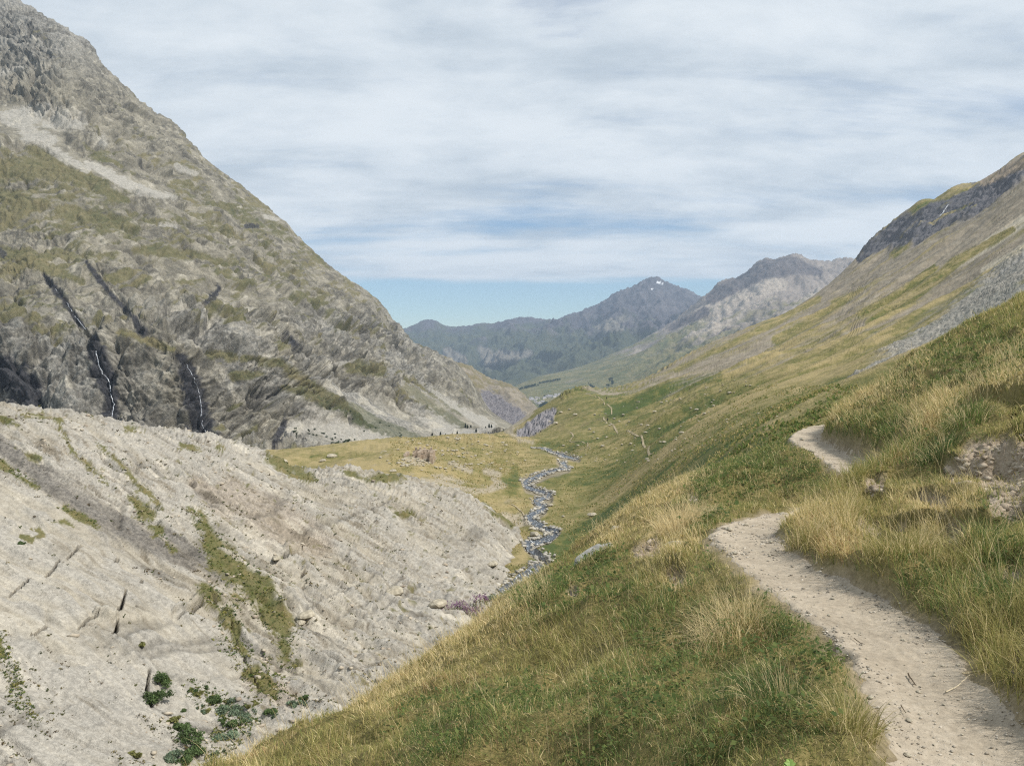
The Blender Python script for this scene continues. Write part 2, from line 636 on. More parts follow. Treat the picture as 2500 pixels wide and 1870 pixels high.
    gst = strokes(U, V, [
        [(0, 420, 40), (120, 420, 34), (220, 450, 24), (300, 490, 16)], [(80, 370, 18), (190, 420, 26), (260, 460, 14)],
        [(150, 520, 22), (260, 540, 30), (330, 560, 14)], [(0, 480, 26), (110, 500, 16)],
        [(330, 610, 12), (480, 620, 14), (560, 640, 8)], [(0, 610, 18), (100, 650, 14), (200, 690, 12)],
        [(600, 870, 10), (680, 890, 16), (770, 950, 18), (850, 1000, 18), (930, 1050, 18)],
        [(800, 965, 8), (880, 1005, 14), (960, 1050, 22), (1020, 1070, 14)], [(860, 890, 22), (930, 900, 20)],
        [(990, 950, 14), (1060, 1000, 20), (1130, 1045, 14)], [(1010, 930, 8), (1120, 1000, 12)],
        [(300, 815, 12), (350, 830, 16), (420, 850, 8)], [(510, 870, 12), (570, 870, 14)],
        [(580, 920, 14), (640, 915, 10)], [(700, 950, 8), (760, 970, 20), (800, 990, 12)],
        [(560, 1105, 20), (620, 1108, 14)]], gw)
    grass = sstep(-0.10, 0.16, 0.7 * g0 + 0.75 * g1 + vb + ub + hol * 0.35 - 0.10)
    grass = np.maximum(grass * 0.9, .92 * sstep(-0.15, 0.35, gst + 0.6 * g1 + .55 * nf - .05))
    grass *= 1 - 0.9 * sstep(0.0, 0.5, talus - 0.8 * sstep(0, .2, gst))
    pal = strokes(U, V, [
        [(10, 285, 22), (60, 290, 34), (110, 262, 16)], [(110, 300, 12), (150, 290, 34), (200, 300, 20)], [(80, 330, 30), (130, 345, 14)],
        [(105, 350, 14), (170, 395, 14), (215, 415, 10)], [(215, 400, 10), (290, 440, 14), (330, 460, 16), (425, 485, 7)],
        [(235, 345, 12), (255, 348, 14)], [(430, 410, 8), (480, 425, 8)], [(390, 545, 6), (430, 552, 6)], [(650, 530, 6), (680, 540, 6)],
        [(0, 180, 14), (50, 165, 7)],
        [(690, 1050, 10), (760, 1040, 18), (850, 1065, 26), (930, 1080, 18)],
        [(700, 960, 5), (760, 990, 9), (820, 1040, 22), (900, 1080, 12)],
        [(1000, 990, 14), (1060, 1030, 22), (1120, 1065, 22), (1190, 1055, 14)],
        [(1020, 930, 5), (1080, 970, 8), (1150, 1015, 14), (1200, 1040, 12)],
        [(860, 880, 6), (800, 900, 6)]], (wx * .4 + 8 * g0, wx * .3 + 8 * g1))
    scree = .9 * sstep(-0.1, 0.35, pal + 0.45 * g1 + .45 * nf)
    wet = strokes(U, V, [
        [(232, 825, 12), (238, 860, 24), (250, 915, 30), (272, 960, 20), (276, 1035, 22)],
        [(442, 872, 12), (460, 905, 24), (472, 960, 32), (480, 1010, 36), (500, 1070, 40)],
        [(106, 672, 5), (135, 705, 12), (165, 745, 8), (205, 800, 7)], [(211, 637, 4), (240, 680, 8), (272, 722, 6), (320, 770, 7), (345, 810, 17)],
        [(0, 612, 8), (12, 622, 8)], [(0, 900, 40), (60, 950, 52), (80, 1000, 34)], [(700, 1030, 8), (690, 1050, 12), (665, 1090, 8)],
        [(535, 705, 7), (520, 722, 9), (505, 735, 6)], [(700, 815, 9), (718, 840, 8), (735, 850, 5)], [(600, 554, 5), (630, 552, 6)]], (wx * .35 + 9 * g0 + 5 * nf, wx * .3 + 5 * nf))
    wet = .95 * sstep(-0.2, 0.4, wet + 0.4 * g0 + 0.5 * nf + .5 * fbm(t / 5, Y / 9, s / 40, 3, .6, seed=48))
    grass = grass * (1 - scree) * (1 - 0.9 * wet)
    grey = cliff * sstep(-.3, .4, fbm(X / 90, Y / 90, Z / 90, 3, seed=71) + 0.2) + sstep(240, 80, V)
    m = terrain_mat('mountain_rock', [srgb(92, 89, 80), srgb(129, 124, 111), srgb(160, 154, 139)],
                    [srgb(70, 76, 50), srgb(94, 92, 64), srgb(118, 110, 82)],
                    [('grey', srgb(98, 99, 98), srgb(156, 153, 147)), ('scree', srgb(142, 139, 131), srgb(166, 162, 154)),
                     ('bright', srgb(158, 153, 140), srgb(188, 182, 168)), ('shade_lines', srgb(62, 60, 56), srgb(92, 89, 82)), ('wet', srgb(34, 35, 40), srgb(64, 64, 68))],
                    scale=28, bump=0.6, speck=0.22)
    lw = np.clip(Y / 600, .8, 2.2)
    vn = np.maximum.reduce([thin(perlin(q2 / 21 + .06 * wx + .6 * g0, q1 / 70, Y / 60, 301), .075), thin(perlin(q1 / 17 + .06 * wx, q2 / 30 + g0, Y / 40, 303), .085),
                            .9 * thin(perlin(q2 / 10 + .08 * wx + g0, q1 / 30, Y / 40, 305) + .3 * nf, .10), .8 * thin(perlin(X / 12 + .05 * wx, Z / 9 + g0, Y / 30, 307), .09)])
    shade_lines = np.clip(vn * sstep(-.35, .3, fbm(X / 55, Y / 55, Z / 55, 3, .6, seed=309) + .2 * cliff) * (1 - talus) * (1 - .8 * scree), 0, 1) * .85  # dark lines in the colour, standing in for shadowed cracks
    blot = sstep(.15, .5, fbm(q2 / 9, q1 / 26, Y / 30, 5, .66, seed=311)) * .42 * (1 - scree)
    bright = sstep(.18, .5, fbm(q2 / 12, q1 / 22, Y / 30, 5, .64, seed=313) + .15 * cliff) * .6 * (1 - wet)
    dry = 0.6 * sstep(-.4, .5, fbm(X / 120, Y / 120, None, 3, seed=81)) - 0.9 * sstep(950, 1040, V) * sstep(700, 800, U)
    A.mesh('mountain', m, {'grass': grass, 'scree': scree, 'wet': wet, 'shade_lines': np.maximum(shade_lines, blot), 'bright': bright, 'grey': np.clip(grey, 0, 1) * .75, 'dry': dry})


WATER_A = [
    [(232, 820, 6), (234, 852, 7), (244, 901, 9), (264, 930, 9), (270, 966, 9), (277, 990, 9), (270, 1030, 9)],
    [(439, 870, 6), (456, 893, 8), (472, 921, 12), (484, 954, 14), (490, 990, 14), (492, 1031, 14), (504, 1062, 14)],
    [(106, 673, 6), (135, 705, 9), (163, 742, 8), (190, 780, 8), (214, 812, 7)],
    [(211, 637, 5), (228, 660, 8), (244, 681, 8), (272, 722, 7), (313, 759, 7), (346, 815, 9)],
]
build_mountain()

# ================================================================== DARK SPUR behind the mountain's foot
T_B = {
    1000: [(1750, 960), (2100, 880), (2400, 930)],
    1100: [(1750, 985), (2000, 905), (2120, 886), (2500, 950)],
    1143: [(1700, 1010), (1950, 930), (2130, 891), (2500, 950)],
    1198: [(1650, 1060), (1800, 1025), (2000, 955), (2140, 927), (2500, 980)],
    1245: [(1600, 1065), (1800, 1040), (1950, 975), (2120, 936), (2500, 1000)],
    1267: [(1600, 1065), (1820, 1040), (2080, 954), (2500, 1010)],
    1310: [(1650, 1065), (1850, 1045), (2080, 997), (2500, 1060)],
    1340: [(1700, 1070), (2080, 1020), (2500, 1080)],
    1450: [(1700, 1100), (2100, 1080), (2500, 1110)],
}
B = Sheet(cols(T_B), 1040, 1420, 2.4, 1650, 2450, 120)


def build_spur():
    X, Y, Z = B.X, B.Y, B.Z
    U, V = B.U, B.V
    n = B.normals()
    crest = sstep(0.85, 1.0, Y / B.crestY[:, None])
    d = (ridged(X / 40, Y / 60, Z / 28, 4, .6, seed=5) - .5) * 18 * (1 - .75 * crest) + fbm(X / 12, Y / 12, Z / 12, 4, .6, seed=2) * 5
    B.finish(B.P0 + n * d[..., None])
    g = sstep(-.1, .3, fbm(X / 30, Y / 30, Z / 20, 4, seed=8) + np.interp(V, [920, 970, 1010], [0.25, -0.1, -.5]))
    dark = sstep(-.1, .35, strokes(U, V, [[(1190, 975, 26), (1230, 1005, 34), (1270, 1020, 20)]]) + .4 * fbm(X / 20, Y / 20, Z / 20, 3, seed=4))
    m = terrain_mat('spur_rock', [srgb(94, 89, 80), srgb(126, 118, 104), srgb(150, 140, 124)],
                    [srgb(88, 88, 58), srgb(106, 100, 70), srgb(122, 110, 82)], [('dark', srgb(82, 80, 84), srgb(128, 124, 126))], scale=35, bump=.5)
    B.mesh('hill', m, {'grass': g * (1 - dark) * .8, 'dark': dark, 'dry': 0.3 + 0 * X})


build_spur()

# ================================================================== FAR MOUNTAINS
T_G3 = {
    1000: [(2800, 1060), (3700, 1040), (4600, 1030), (5800, 1060)],
    1150: [(2800, 1030), (3200, 1010), (3700, 1000), (4200, 985), (4600, 980), (5800, 1030)],
    1257: [(2800, 1012), (3200, 985), (3700, 965), (4200, 950), (4600, 943), (5800, 1000)],
    1307: [(2800, 1010), (3200, 980), (3700, 955), (4300, 933), (4700, 922), (5800, 970)],
    1397: [(2800, 1000), (3300, 965), (3800, 940), (4400, 917), (4800, 906), (5800, 950)],
    1488: [(2800, 985), (3400, 945), (4000, 915), (4600, 888), (5000, 870), (5800, 910)],
    1580: [(2800, 965), (3400, 920), (4000, 885), (4800, 845), (5300, 822), (6200, 860)],
    1640: [(2800, 945), (3600, 890), (4400, 840), (5200, 800), (5600, 787), (6300, 830)],
    1690: [(2800, 925), (3600, 865), (4400, 810), (5200, 762), (5600, 745), (6300, 800)],
    1714: [(5600, 728)], 1736: [(5600, 712)], 1759: [(5550, 693)], 1781: [(5550, 678)], 1792: [(5550, 690)],
    1810: [(2800, 890), (3600, 825), (4400, 755), (5100, 705), (5550, 680), (6300, 740)],
    1842: [(5600, 647)], 1870: [(2800, 870), (3600, 800), (4400, 725), (5000, 680), (5620, 634), (6300, 700)],
    1895: [(5650, 638)],
    1930: [(2800, 850), (3600, 780), (4400, 715), (5000, 672), (5700, 624), (6300, 700)],
    1969: [(5700, 631)],
    2020: [(2800, 820), (3600, 760), (4400, 705), (5000, 675), (5700, 645), (6300, 710)],
    2045: [(5700, 640)],
    2085: [(2800, 800), (3600, 740), (4400, 695), (5000, 668), (5700, 638), (6300, 710)],
    2350: [(2800, 760), (4400, 660), (5700, 630), (6300, 700)],
    2700: [(2800, 700), (4400, 620), (5700, 600), (6300, 660)],
}
G3 = Sheet(cols(T_G3), 1120, 2300, 2.6, 2700, 6300, 230, su=260, sy=4.0, lam=2e-5)
T_G2 = {
    700: [(4700, 990), (6000, 940), (9000, 830), (11500, 900)],
    1000: [(4700, 985), (5500, 950), (6500, 905), (7500, 850), (8600, 812), (9000, 799), (11500, 900)],
    1022: [(9000, 788)], 1058: [(9000, 783)], 1076: [(9000, 791)], 1103: [(9000, 806)], 1126: [(9000, 797)],
    1153: [(4700, 975), (5500, 935), (6500, 892), (7500, 845), (8600, 806), (9000, 794), (11500, 880)],
    1176: [(8900, 790)], 1194: [(9000, 793)], 1212: [(9000, 788)], 1248: [(9000, 785)], 1271: [(9000, 777)],
    1300: [(4700, 950), (5500, 910), (6500, 868), (7500, 825), (8500, 793), (9000, 778), (11500, 860)],
    1320: [(9000, 783)], 1352: [(9000, 783)], 1397: [(8800, 769)], 1424: [(8700, 758)],
    1456: [(4700, 925), (5500, 885), (6500, 838), (7500, 788), (8600, 747), (11500, 850)],
    1479: [(8500, 733)], 1500: [(8450, 708)], 1512: [(8450, 709)], 1528: [(8450, 706)], 1565: [(8400, 690)], 1583: [(8400, 679)],
    1597: [(4700, 890), (5500, 855), (6500, 800), (7500, 735), (8400, 674), (11500, 820)],
    1614: [(8400, 680)], 1641: [(8400, 690)], 1660: [(8400, 702)], 1673: [(8400, 703)],
    1709: [(4700, 870), (6500, 800), (8400, 727), (11500, 840)],
    1780: [(4700, 860), (6500, 810), (8400, 765), (11500, 860)],
    2000: [(4700, 860), (8400, 800), (11500, 880)],
}
G2 = Sheet(cols(T_G2), 820, 1960, 2.6, 4600, 11500, 230, su=260, sy=4.0, lam=2e-5)


def build_far():
    # ---- valley flank with the village and the pale ridge
    S = G3
    X, Y, Z = S.X, S.Y, S.Z
    U, V = S.U, S.V
    crest = sstep(0.8, 1.0, Y / S.crestY[:, None]) * sstep(1350, 1600, U)
    w = fbm(X / 900, Y / 900, None, 3, seed=5) * 300
    rg = ridged((X * .5 - Y * .9 + w) / 650, (X * .9 + Y * .5) / 2600, None, 5, .55, seed=3) - .5
    amp = np.interp(U, [1100, 1450, 1700, 2100], [16, 42, 110, 130])
    d = rg * amp * (1 - .8 * crest) + fbm(X / 160, Y / 160, None, 5, .6, seed=12) * amp * .35 + fbm(X / 40, Y / 120, None, 4, .62, seed=14) * 17 * sstep(1500, 1700, U)
    P = S.P0.copy(); P[..., 2] += d
    S.finish(P)
    U, V = S.U, S.V
    g0 = fbm(X / 420, Y / 420, None, 5, .6, seed=31)
    gs = fbm((X * .5 - Y * .9) / 160, (X * .9 + Y * .5) / 1500, None, 5, .6, seed=33)
    grass = sstep(-.15, .25, .6 * g0 + .5 * gs + np.interp(V, [660, 760, 860, 920], [-.6, -.15, .22, .5]))
    pale = sstep(-.1, .4, gs * .8 + strokes(U, V, [[(1690, 800, 30), (1780, 745, 40), (1850, 700, 40), (1900, 690, 30)], [(1560, 860, 10), (1520, 905, 12)], [(1930, 780, 20), (2000, 730, 26)],
                                                   [(1740, 800, 16), (1800, 770, 16)]]) + .15)
    dk = sstep(0, .35, strokes(U, V, [[(1736, 730, 16), (1790, 695, 22), (1870, 655, 28), (1940, 650, 26), (2000, 665, 12)],
                                      [(1640, 800, 10), (1720, 760, 14)]]) + .4 * g0)
    m = terrain_mat('pale_ridge_rock', [srgb(104, 98, 96), srgb(130, 122, 114), srgb(150, 140, 130)],
                    [srgb(70, 84, 58), srgb(96, 98, 68), srgb(132, 122, 90)],
                    [('pale', srgb(140, 132, 122), srgb(172, 162, 148)), ('dark', srgb(78, 74, 74), srgb(104, 98, 96))], scale=160, bump=.4)
    S.mesh('mountain', m, {'grass': grass * (1 - dk), 'pale': pale * (1 - dk) * .8, 'dark': dk, 'dry': .2 + .4 * gs})
    # ---- blue peak beyond
    S = G2
    X, Y, Z = S.X, S.Y, S.Z
    U, V = S.U, S.V
    crest = sstep(0.75, 1.0, Y / S.crestY[:, None])
    w = fbm(X / 1500, Y / 1500, None, 3, seed=15) * 500
    rg = ridged((X + w) / 1100, (Y + .3 * X) / 2600, None, 5, .52, seed=23) - .5
    d = rg * 300 * (1 - .88 * crest) + (ridged(X / 420 + w / 900, Y / 900, None, 4, .58, seed=6) - .5) * 200 * (1 - .72 * crest) + fbm(X / 260, Y / 260, None, 5, .58, seed=7) * 48 * (1 - .4 * crest) + fbm(X / 60, Y / 200, None, 4, .62, seed=9) * np.interp(U, [1000, 1350, 1450, 1720], [8, 14, 30, 30])
    P = S.P0.copy(); P[..., 2] += d * (.12 + .88 * sstep(4700, 6600, Y))
    S.finish(P)
    U, V = S.U, S.V
    g0 = fbm(X / 500, Y / 500, None, 5, .6, seed=51)
    gs = fbm(X / 130, Y / 900, None, 5, .6, seed=53)
    pale = sstep(0.05, .5, strokes(U, V, [[(1175, 850, 14), (1200, 875, 30), (1240, 870, 20), (1290, 862, 12)], [(1090, 860, 20), (1125, 880, 20)],
                                          [(1490, 790, 16), (1530, 775, 12)], [(1460, 800, 10), (1520, 800, 10)]]) + .5 * gs + .1 * g0)
    snow = sstep(.1, .5, strokes(U, V, [[(1604, 690, 2.5), (1618, 693, 2.5)], [(1592, 706, 3)]]))
    grass = sstep(-.2, .3, .7 * g0 + .3 * gs + np.interp(V, [720, 790, 840], [-.5, -.1, .5]))
    m = terrain_mat('cloud_shaded_mountain', [srgb(62, 62, 68), srgb(82, 80, 84), srgb(104, 100, 100)],  # dark rock and grass colours stand in for a cloud shadow
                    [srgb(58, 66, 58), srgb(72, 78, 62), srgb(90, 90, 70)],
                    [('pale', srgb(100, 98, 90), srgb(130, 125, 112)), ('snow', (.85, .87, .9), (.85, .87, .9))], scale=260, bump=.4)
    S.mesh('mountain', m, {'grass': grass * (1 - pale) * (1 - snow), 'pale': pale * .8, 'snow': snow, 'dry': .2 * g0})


build_far()

# ================================================================== VALLEY, RIGHT SLOPE
T_E = {
    0: [(40, 3000), (60, 2300), (85, 1750), (120, 1300), (180, 1140), (230, 1110), (300, 1110), (450, 1105), (900, 1140)],
    400: [(40, 3000), (60, 2300), (85, 1750), (120, 1300), (180, 1140), (230, 1104), (300, 1104), (450, 1096), (900, 1120)],
    600: [(40, 3000), (60, 2300), (100, 1500), (150, 1180), (200, 1118), (240, 1099), (300, 1104), (450, 1098), (900, 1110)],
    800: [(40, 3000), (60, 2300), (100, 1500), (140, 1240), (180, 1125), (220, 1093), (260, 1089), (320, 1104), (450, 1100), (900, 1100)],
    1000: [(40, 3000), (60, 2200), (90, 1600), (130, 1280), (160, 1160), (190, 1110), (240, 1067), (280, 1072), (400, 1092), (900, 1090)],
    1100: [(40, 2900), (60, 2100), (90, 1580), (130, 1310), (160, 1190), (200, 1120), (260, 1072), (310, 1060), (400, 1080), (900, 1078)],
    1200: [(40, 2500), (60, 1900), (90, 1480), (120, 1340), (150, 1235), (180, 1170), (230, 1110), (290, 1075), (330, 1059), (400, 1070), (800, 1060), (1100, 1056)],
    1224: [(93, 1448)],
    1260: [(40, 2400), (60, 1850), (97, 1432), (122, 1325), (150, 1245), (177, 1190), (220, 1130), (300, 1078), (350, 1062), (420, 1068), (600, 1064), (900, 1050), (1100, 1056)],
    1300: [(80, 1510), (112, 1360), (137, 1276), (177, 1192), (260, 1097), (350, 1070), (430, 1045), (520, 1004), (700, 1035), (1100, 1075)],
    1340: [(80, 1490), (107, 1380), (128, 1300), (156, 1226), (195, 1155), (250, 1105), (300, 1080), (370, 1052), (440, 1018), (520, 984), (700, 1015), (1100, 1075)],
    1375: [(210, 1132), (262, 1113), (540, 960)],
    1400: [(50, 1650), (80, 1480), (120, 1330), (170, 1200), (215, 1140), (270, 1090), (330, 1050), (420, 1000), (500, 960), (545, 948), (700, 985), (1100, 1060)],
    1450: [(540, 946)],
    1500: [(40, 1600), (60, 1480), (100, 1320), (150, 1205), (210, 1120), (280, 1062), (340, 1022), (420, 985), (500, 960), (560, 951), (800, 975), (1100, 1040)],
    1600: [(40, 1450), (60, 1340), (80, 1260), (120, 1165), (180, 1090), (260, 1035), (350, 988), (450, 950), (540, 930), (600, 922), (900, 950), (1100, 980)],
    1645: [(620, 910)],
    1700: [(40, 1300), (70, 1170), (120, 1085), (200, 1020), (300, 970), (420, 920), (550, 890), (700, 867), (780, 862), (1000, 900)],
    1800: [(40, 1180), (80, 1080), (150, 1010), (250, 955), (380, 900), (550, 855), (700, 828), (820, 818), (1000, 860)],
    1900: [(40, 1110), (80, 1030), (150, 970), (250, 915), (380, 862), (550, 815), (750, 783), (880, 774), (1100, 830)],
    2010: [(40, 1060), (80, 985), (150, 930), (250, 880), (380, 825), (550, 770), (780, 728), (950, 708), (1200, 780)],
    2085: [(40, 1015), (80, 950), (150, 895), (250, 842), (380, 785), (550, 730), (780, 680), (980, 647), (1200, 720)],
    2114: [(970, 600), (850, 640)],
    2168: [(40, 975), (80, 910), (150, 860), (250, 808), (380, 738), (550, 682), (750, 635), (880, 600), (960, 559), (1200, 680)],
    2215: [(960, 513)],
    2252: [(40, 940), (80, 880), (150, 830), (250, 765), (380, 690), (550, 628), (750, 570), (860, 525), (950, 485), (1200, 620)],
    2281: [(940, 486)], 2335: [(900, 457)],
    2371: [(40, 880), (80, 825), (150, 770), (250, 700), (380, 620), (550, 555), (700, 510), (800, 482), (880, 453), (1100, 580)],
    2408: [(860, 437)], 2462: [(800, 401)],
    2500: [(40, 800), (80, 745), (150, 690), (250, 610), (380, 530), (550, 460), (680, 412), (780, 372), (1000, 520)],
    2800: [(40, 640), (80, 590), (150, 530), (250, 450), (380, 370), (550, 300), (700, 255), (900, 330)],
    3100: [(40, 500), (80, 450), (250, 300), (550, 160), (700, 120), (900, 200)],
}
E = Sheet(cols(T_E), 380, 2780, 2.4, 36, 1150, 640)

STREAM = [(1224, 1449, 2.2), (1255, 1428, 2.4), (1285, 1407, 2.6), (1320, 1386, 2.2), (1333, 1376, 1.6), (1318, 1361, 1.8), (1289, 1337, 3.0), (1312, 1326, 2.6), (1338, 1320, 2.4),
          (1358, 1301, 2.6), (1335, 1292, 2.2), (1305, 1279, 3.0), (1293, 1262, 3.2), (1315, 1250, 3.0), (1328, 1240, 3.2), (1310, 1226, 3.6), (1340, 1216, 3.4), (1338, 1207, 2.6),
          (1318, 1201, 3.0), (1290, 1193, 4.0), (1284, 1182, 3.4), (1310, 1168, 4.2), (1335, 1155, 3.8), (1372, 1147, 2.6), (1384, 1143, 2.6), (1374, 1133, 3.2), (1368, 1128, 2.0)]
STREAM2 = [(1412, 1122, 1.6), (1394, 1119, 2.6), (1374, 1114, 3.4), (1362, 1109, 3.6), (1346, 1104, 3.0), (1322, 1097, 3.4), (1297, 1094, 3.6)]


def build_valley():
    S = E
    X, Y, Z = S.X, S.Y, S.Z
    U, V = S.U, S.V
    crest = sstep(0.8, 1.0, Y / S.crestY[:, None])
    # streaks follow the fall line of the right-hand slope
    a = (Y * 0.93 - X * 0.36); b = (Y * 0.36 + X * .93)
    right = sstep(1350, 1650, U)
    knoll = sstep(1330, 1230, U)
    w = fbm(X / 120, Y / 120, None, 3, seed=2)
    st1 = fbm(a / 26 + w, b / 170, None, 5, .58, seed=3)
    st2 = fbm(a / 7 + w * 2, b / 80, None, 5, .66, seed=6)
    lump = fbm(X / 40, Y / 40, None, 5, .55, seed=9)
    dY = np.gradient(Y, axis=1)
    fine = fbm(X / 5, Y / 5, None, 4, .6, seed=12) * np.clip(1.6 / dY, 0, 1)
    st2d = st2 * np.clip(1.8 / dY, 0, 1)
    st1d = fbm(a / 26 + w, b / 170, None, 2, .5, seed=3)
    lump = lump * np.clip(9 / dY, .3, 1)
    sc = np.clip(Y / 300, .25, 1.3)
    d = right * (st1d * 5.0 * sc + st2d * 1.7 * sc) + (lump + .55 * (ridged(X / 26, Y / 40, None, 4, .6, seed=99) - .5) * np.clip(9 / dY, .2, 1)) * (1.6 + 2.2 * knoll) * np.clip(Y / 250, .3, 1.6) * (1 - .6 * crest) + fine * .28 * sc
    # steep dark cliff band under the ridge crest
    cl = strokes(U, V, [[(2100, 625, 16), (2150, 585, 34), (2220, 560, 44), (2300, 525, 44), (2370, 490, 44), (2420, 465, 36), (2500, 410, 26), (2600, 340, 20)]], (10 * w, 14 * lump))
    clm = sstep(0.0, .35, cl)
    rk = (ridged(X / 45, Y / 45, Z / 20, 5, .6, seed=33) - .5)
    d = d + clm * (1 - .5 * crest) * (rk * 9 + fbm(a / 9, b / 30, Z / 9, 4, .6, seed=35) * 3)
    # grey outcrop on the promontory and broken rock at its crest
    pr = strokes(U, V, [[(1270, 1062, 10), (1300, 1045, 20), (1335, 1020, 22), (1352, 1003, 8)]])
    prm = sstep(-.1, .3, pr + .3 * lump)
    d = d + prm * (ridged(X / 9, Y / 9, Z / 6, 4, .6, seed=36) - .5) * 5
    kb = sstep(0, .4, strokes(U, V, [[(1375, 965, 10), (1385, 955, 12), (1420, 950, 8), (1440, 948, 6)]]))
    d = d + kb * (ridged(X / 10, Y / 10, None, 4, .6, seed=37) - .4) * 5
    # stream bed
    bed = strokes(U, V, [[(u, v, 8 + w_ * 2.2) for u, v, w_ in STREAM], [(u, v, 5 + w_ * 1.5) for u, v, w_ in STREAM2]])
    d = d * (1 - .85 * sstep(0, .5, bed)) - sstep(.1, .8, bed) * .8
    scr = strokes(U, V, [[(2500, 640, 50), (2400, 740, 52), (2300, 810, 46), (2200, 870, 30), (2080, 935, 14)]], (12 * w, 16 * lump))
    scm = sstep(-.1, .5, scr + .6 * st2 + .4 * fine)
    d = d + scm * fbm(X / 2.2, Y / 2.2, None, 3, .7, seed=38) * .8
    P = S.P0.copy(); P[..., 2] += d
    S.finish(P)
    U, V = S.U, S.V
    # ---- cover: grass below, streaked scree above
    hi = np.interp(V - (1640 - 0.42 * U), [-260, -120, -20, 60, 140], [-.55, -.32, -.12, .15, .8])  # height on the slope
    line = V - np.interp(U, [1400, 1500, 1700, 1900, 2100, 2300, 2500], [880, 900, 905, 860, 800, 700, 590])
    bias = np.interp(line, [-160, -60, 0, 60, 120], [-.26, -.24, -.12, .2, .9])
    grass = sstep(-.12, .2, .8 * st1 + .55 * st2 + bias)
    gp = strokes(U, V, [[(2470, 560, 8), (2330, 640, 14), (2210, 740, 14), (2120, 790, 12)], [(2180, 620, 12), (2260, 560, 12), (2330, 520, 10), (2380, 500, 4)],
                        [(2100, 770, 12), (2200, 720, 14), (2280, 650, 10)], [(2030, 740, 6), (2090, 715, 8)],
                        [(2240, 510, 20), (2330, 470, 16), (2390, 450, 8)], [(1650, 905, 8), (1720, 870, 10), (1850, 810, 10), (2000, 730, 8)],
                        [(1900, 830, 14), (2000, 780, 12), (2100, 710, 10)], [(2500, 690, 16), (2380, 790, 12), (2240, 860, 12)]], (14 * w, 14 * st1))
    grass = np.maximum(grass, sstep(-.1, .3, gp + .5 * st2))
    grass = np.where(U < 1420, 1.0, grass)
    rockb = strokes(U, V, [[(1190, 1150, 10), (1215, 1165, 16), (1225, 1185, 14), (1195, 1195, 12)], [(1060, 1160, 10), (1120, 1190, 20), (1190, 1200, 14)],
                           [(1100, 1130, 6), (1150, 1150, 10)], [(690, 1150, 6), (740, 1152, 9), (800, 1160, 9)],
                           [(1225, 1255, 14), (1260, 1270, 22), (1285, 1270, 14)], [(1090, 1170, 4), (1060, 1180, 14), (1030, 1170, 6)], [(990, 1120, 10), (1030, 1125, 16), (1055, 1120, 10)],
                           [(1240, 1052, 8), (1275, 1075, 6), (1300, 1080, 6)], [(1300, 1005, 6), (1260, 1035, 10), (1240, 1050, 10)]], (6 * lump, 6 * fine))
    fr = fbm(X / 7, Y / 12, None, 5, .68, seed=98)
    rock = .85 * sstep(-.05, .3, rockb * .8 + .95 * fr - .1)
    speckle = sstep(.34, .6, fbm(X / 4, Y / 9, None, 3, .6, seed=77)) * sstep(1290, 1200, U) * sstep(130, 160, Y) * sstep(340, 300, Y)
    rock = np.maximum(rock, .6 * speckle)
    tuft = sstep(.1, .4, bed + .5 * fine) * sstep(1100, 1120, V)
    grass = grass * (1 - clm * sstep(-.35, .05, -fbm(X / 30, Y / 30, None, 4, seed=39) - .05)) * (1 - scm * .8) * (1 - prm) * (1 - rock) * (1 - .75 * tuft)
    darkr = clm
    pale = strokes(U, V, [[(2500, 540, 16), (2420, 590, 16), (2330, 650, 8)], [(2500, 600, 8), (2400, 660, 10)]], (10 * w, 10 * st1))
    pale = sstep(-.1, .3, pale + .3 * st2)
    tan = sstep(0, .3, strokes(U, V, [[(2400, 445, 12), (2470, 412, 14), (2540, 380, 14)], [(2330, 462, 5), (2360, 458, 5)]]) + .4 * fine)
    m = terrain_mat('slope_ground', [srgb(112, 106, 94), srgb(136, 127, 112), srgb(154, 146, 130)],
                    [srgb(74, 86, 48), srgb(112, 108, 66), srgb(152, 138, 100)],
                    [('cliff', srgb(66, 68, 76), srgb(112, 112, 116)), ('scree', srgb(112, 112, 112), srgb(156, 154, 150)), ('pale', srgb(160, 152, 136), srgb(178, 170, 152)),
                     ('rock', srgb(140, 131, 114), srgb(176, 166, 148)), ('outcrop', srgb(104, 102, 108), srgb(152, 148, 148)), ('tan', srgb(112, 102, 90), srgb(160, 146, 128))],
                    scale=7, bump=.5, speck=.16)
    dryn = fbm(X / 40, Y / 40, None, 6, .62, seed=90)
    dry = 1.1 * dryn + .9 * fbm(X / 9, Y / 14, None, 4, .65, seed=97) + np.interp(U, [600, 1000, 1280, 1330, 1500, 2000], [.55, .8, .55, .1, -.05, .15]) + .9 * (st1 * right)
    gr = strokes(U, V, [[(1400, 1330, 50), (1500, 1250, 40), (1700, 1140, 40), (1850, 1060, 30)], [(1340, 1330, 30), (1300, 1400, 30)], [(1500, 1010, 20), (1600, 960, 24), (1750, 920, 20)], [(760, 1115, 8), (820, 1112, 10)], [(1230, 1180, 14), (1245, 1200, 16), (1260, 1140, 12)]])
    dry = dry - .9 * sstep(-.2, .8, gr + .5 * lump + .4 * st2) + right * (.9 * st2 + .5 * st1)
    E.mesh('valley_ground', m, {'grass': grass, 'cliff': clm * .95, 'scree': scm, 'pale': pale * (1 - clm), 'rock': rock, 'outcrop': prm, 'tan': tan, 'dry': dry})


build_valley()

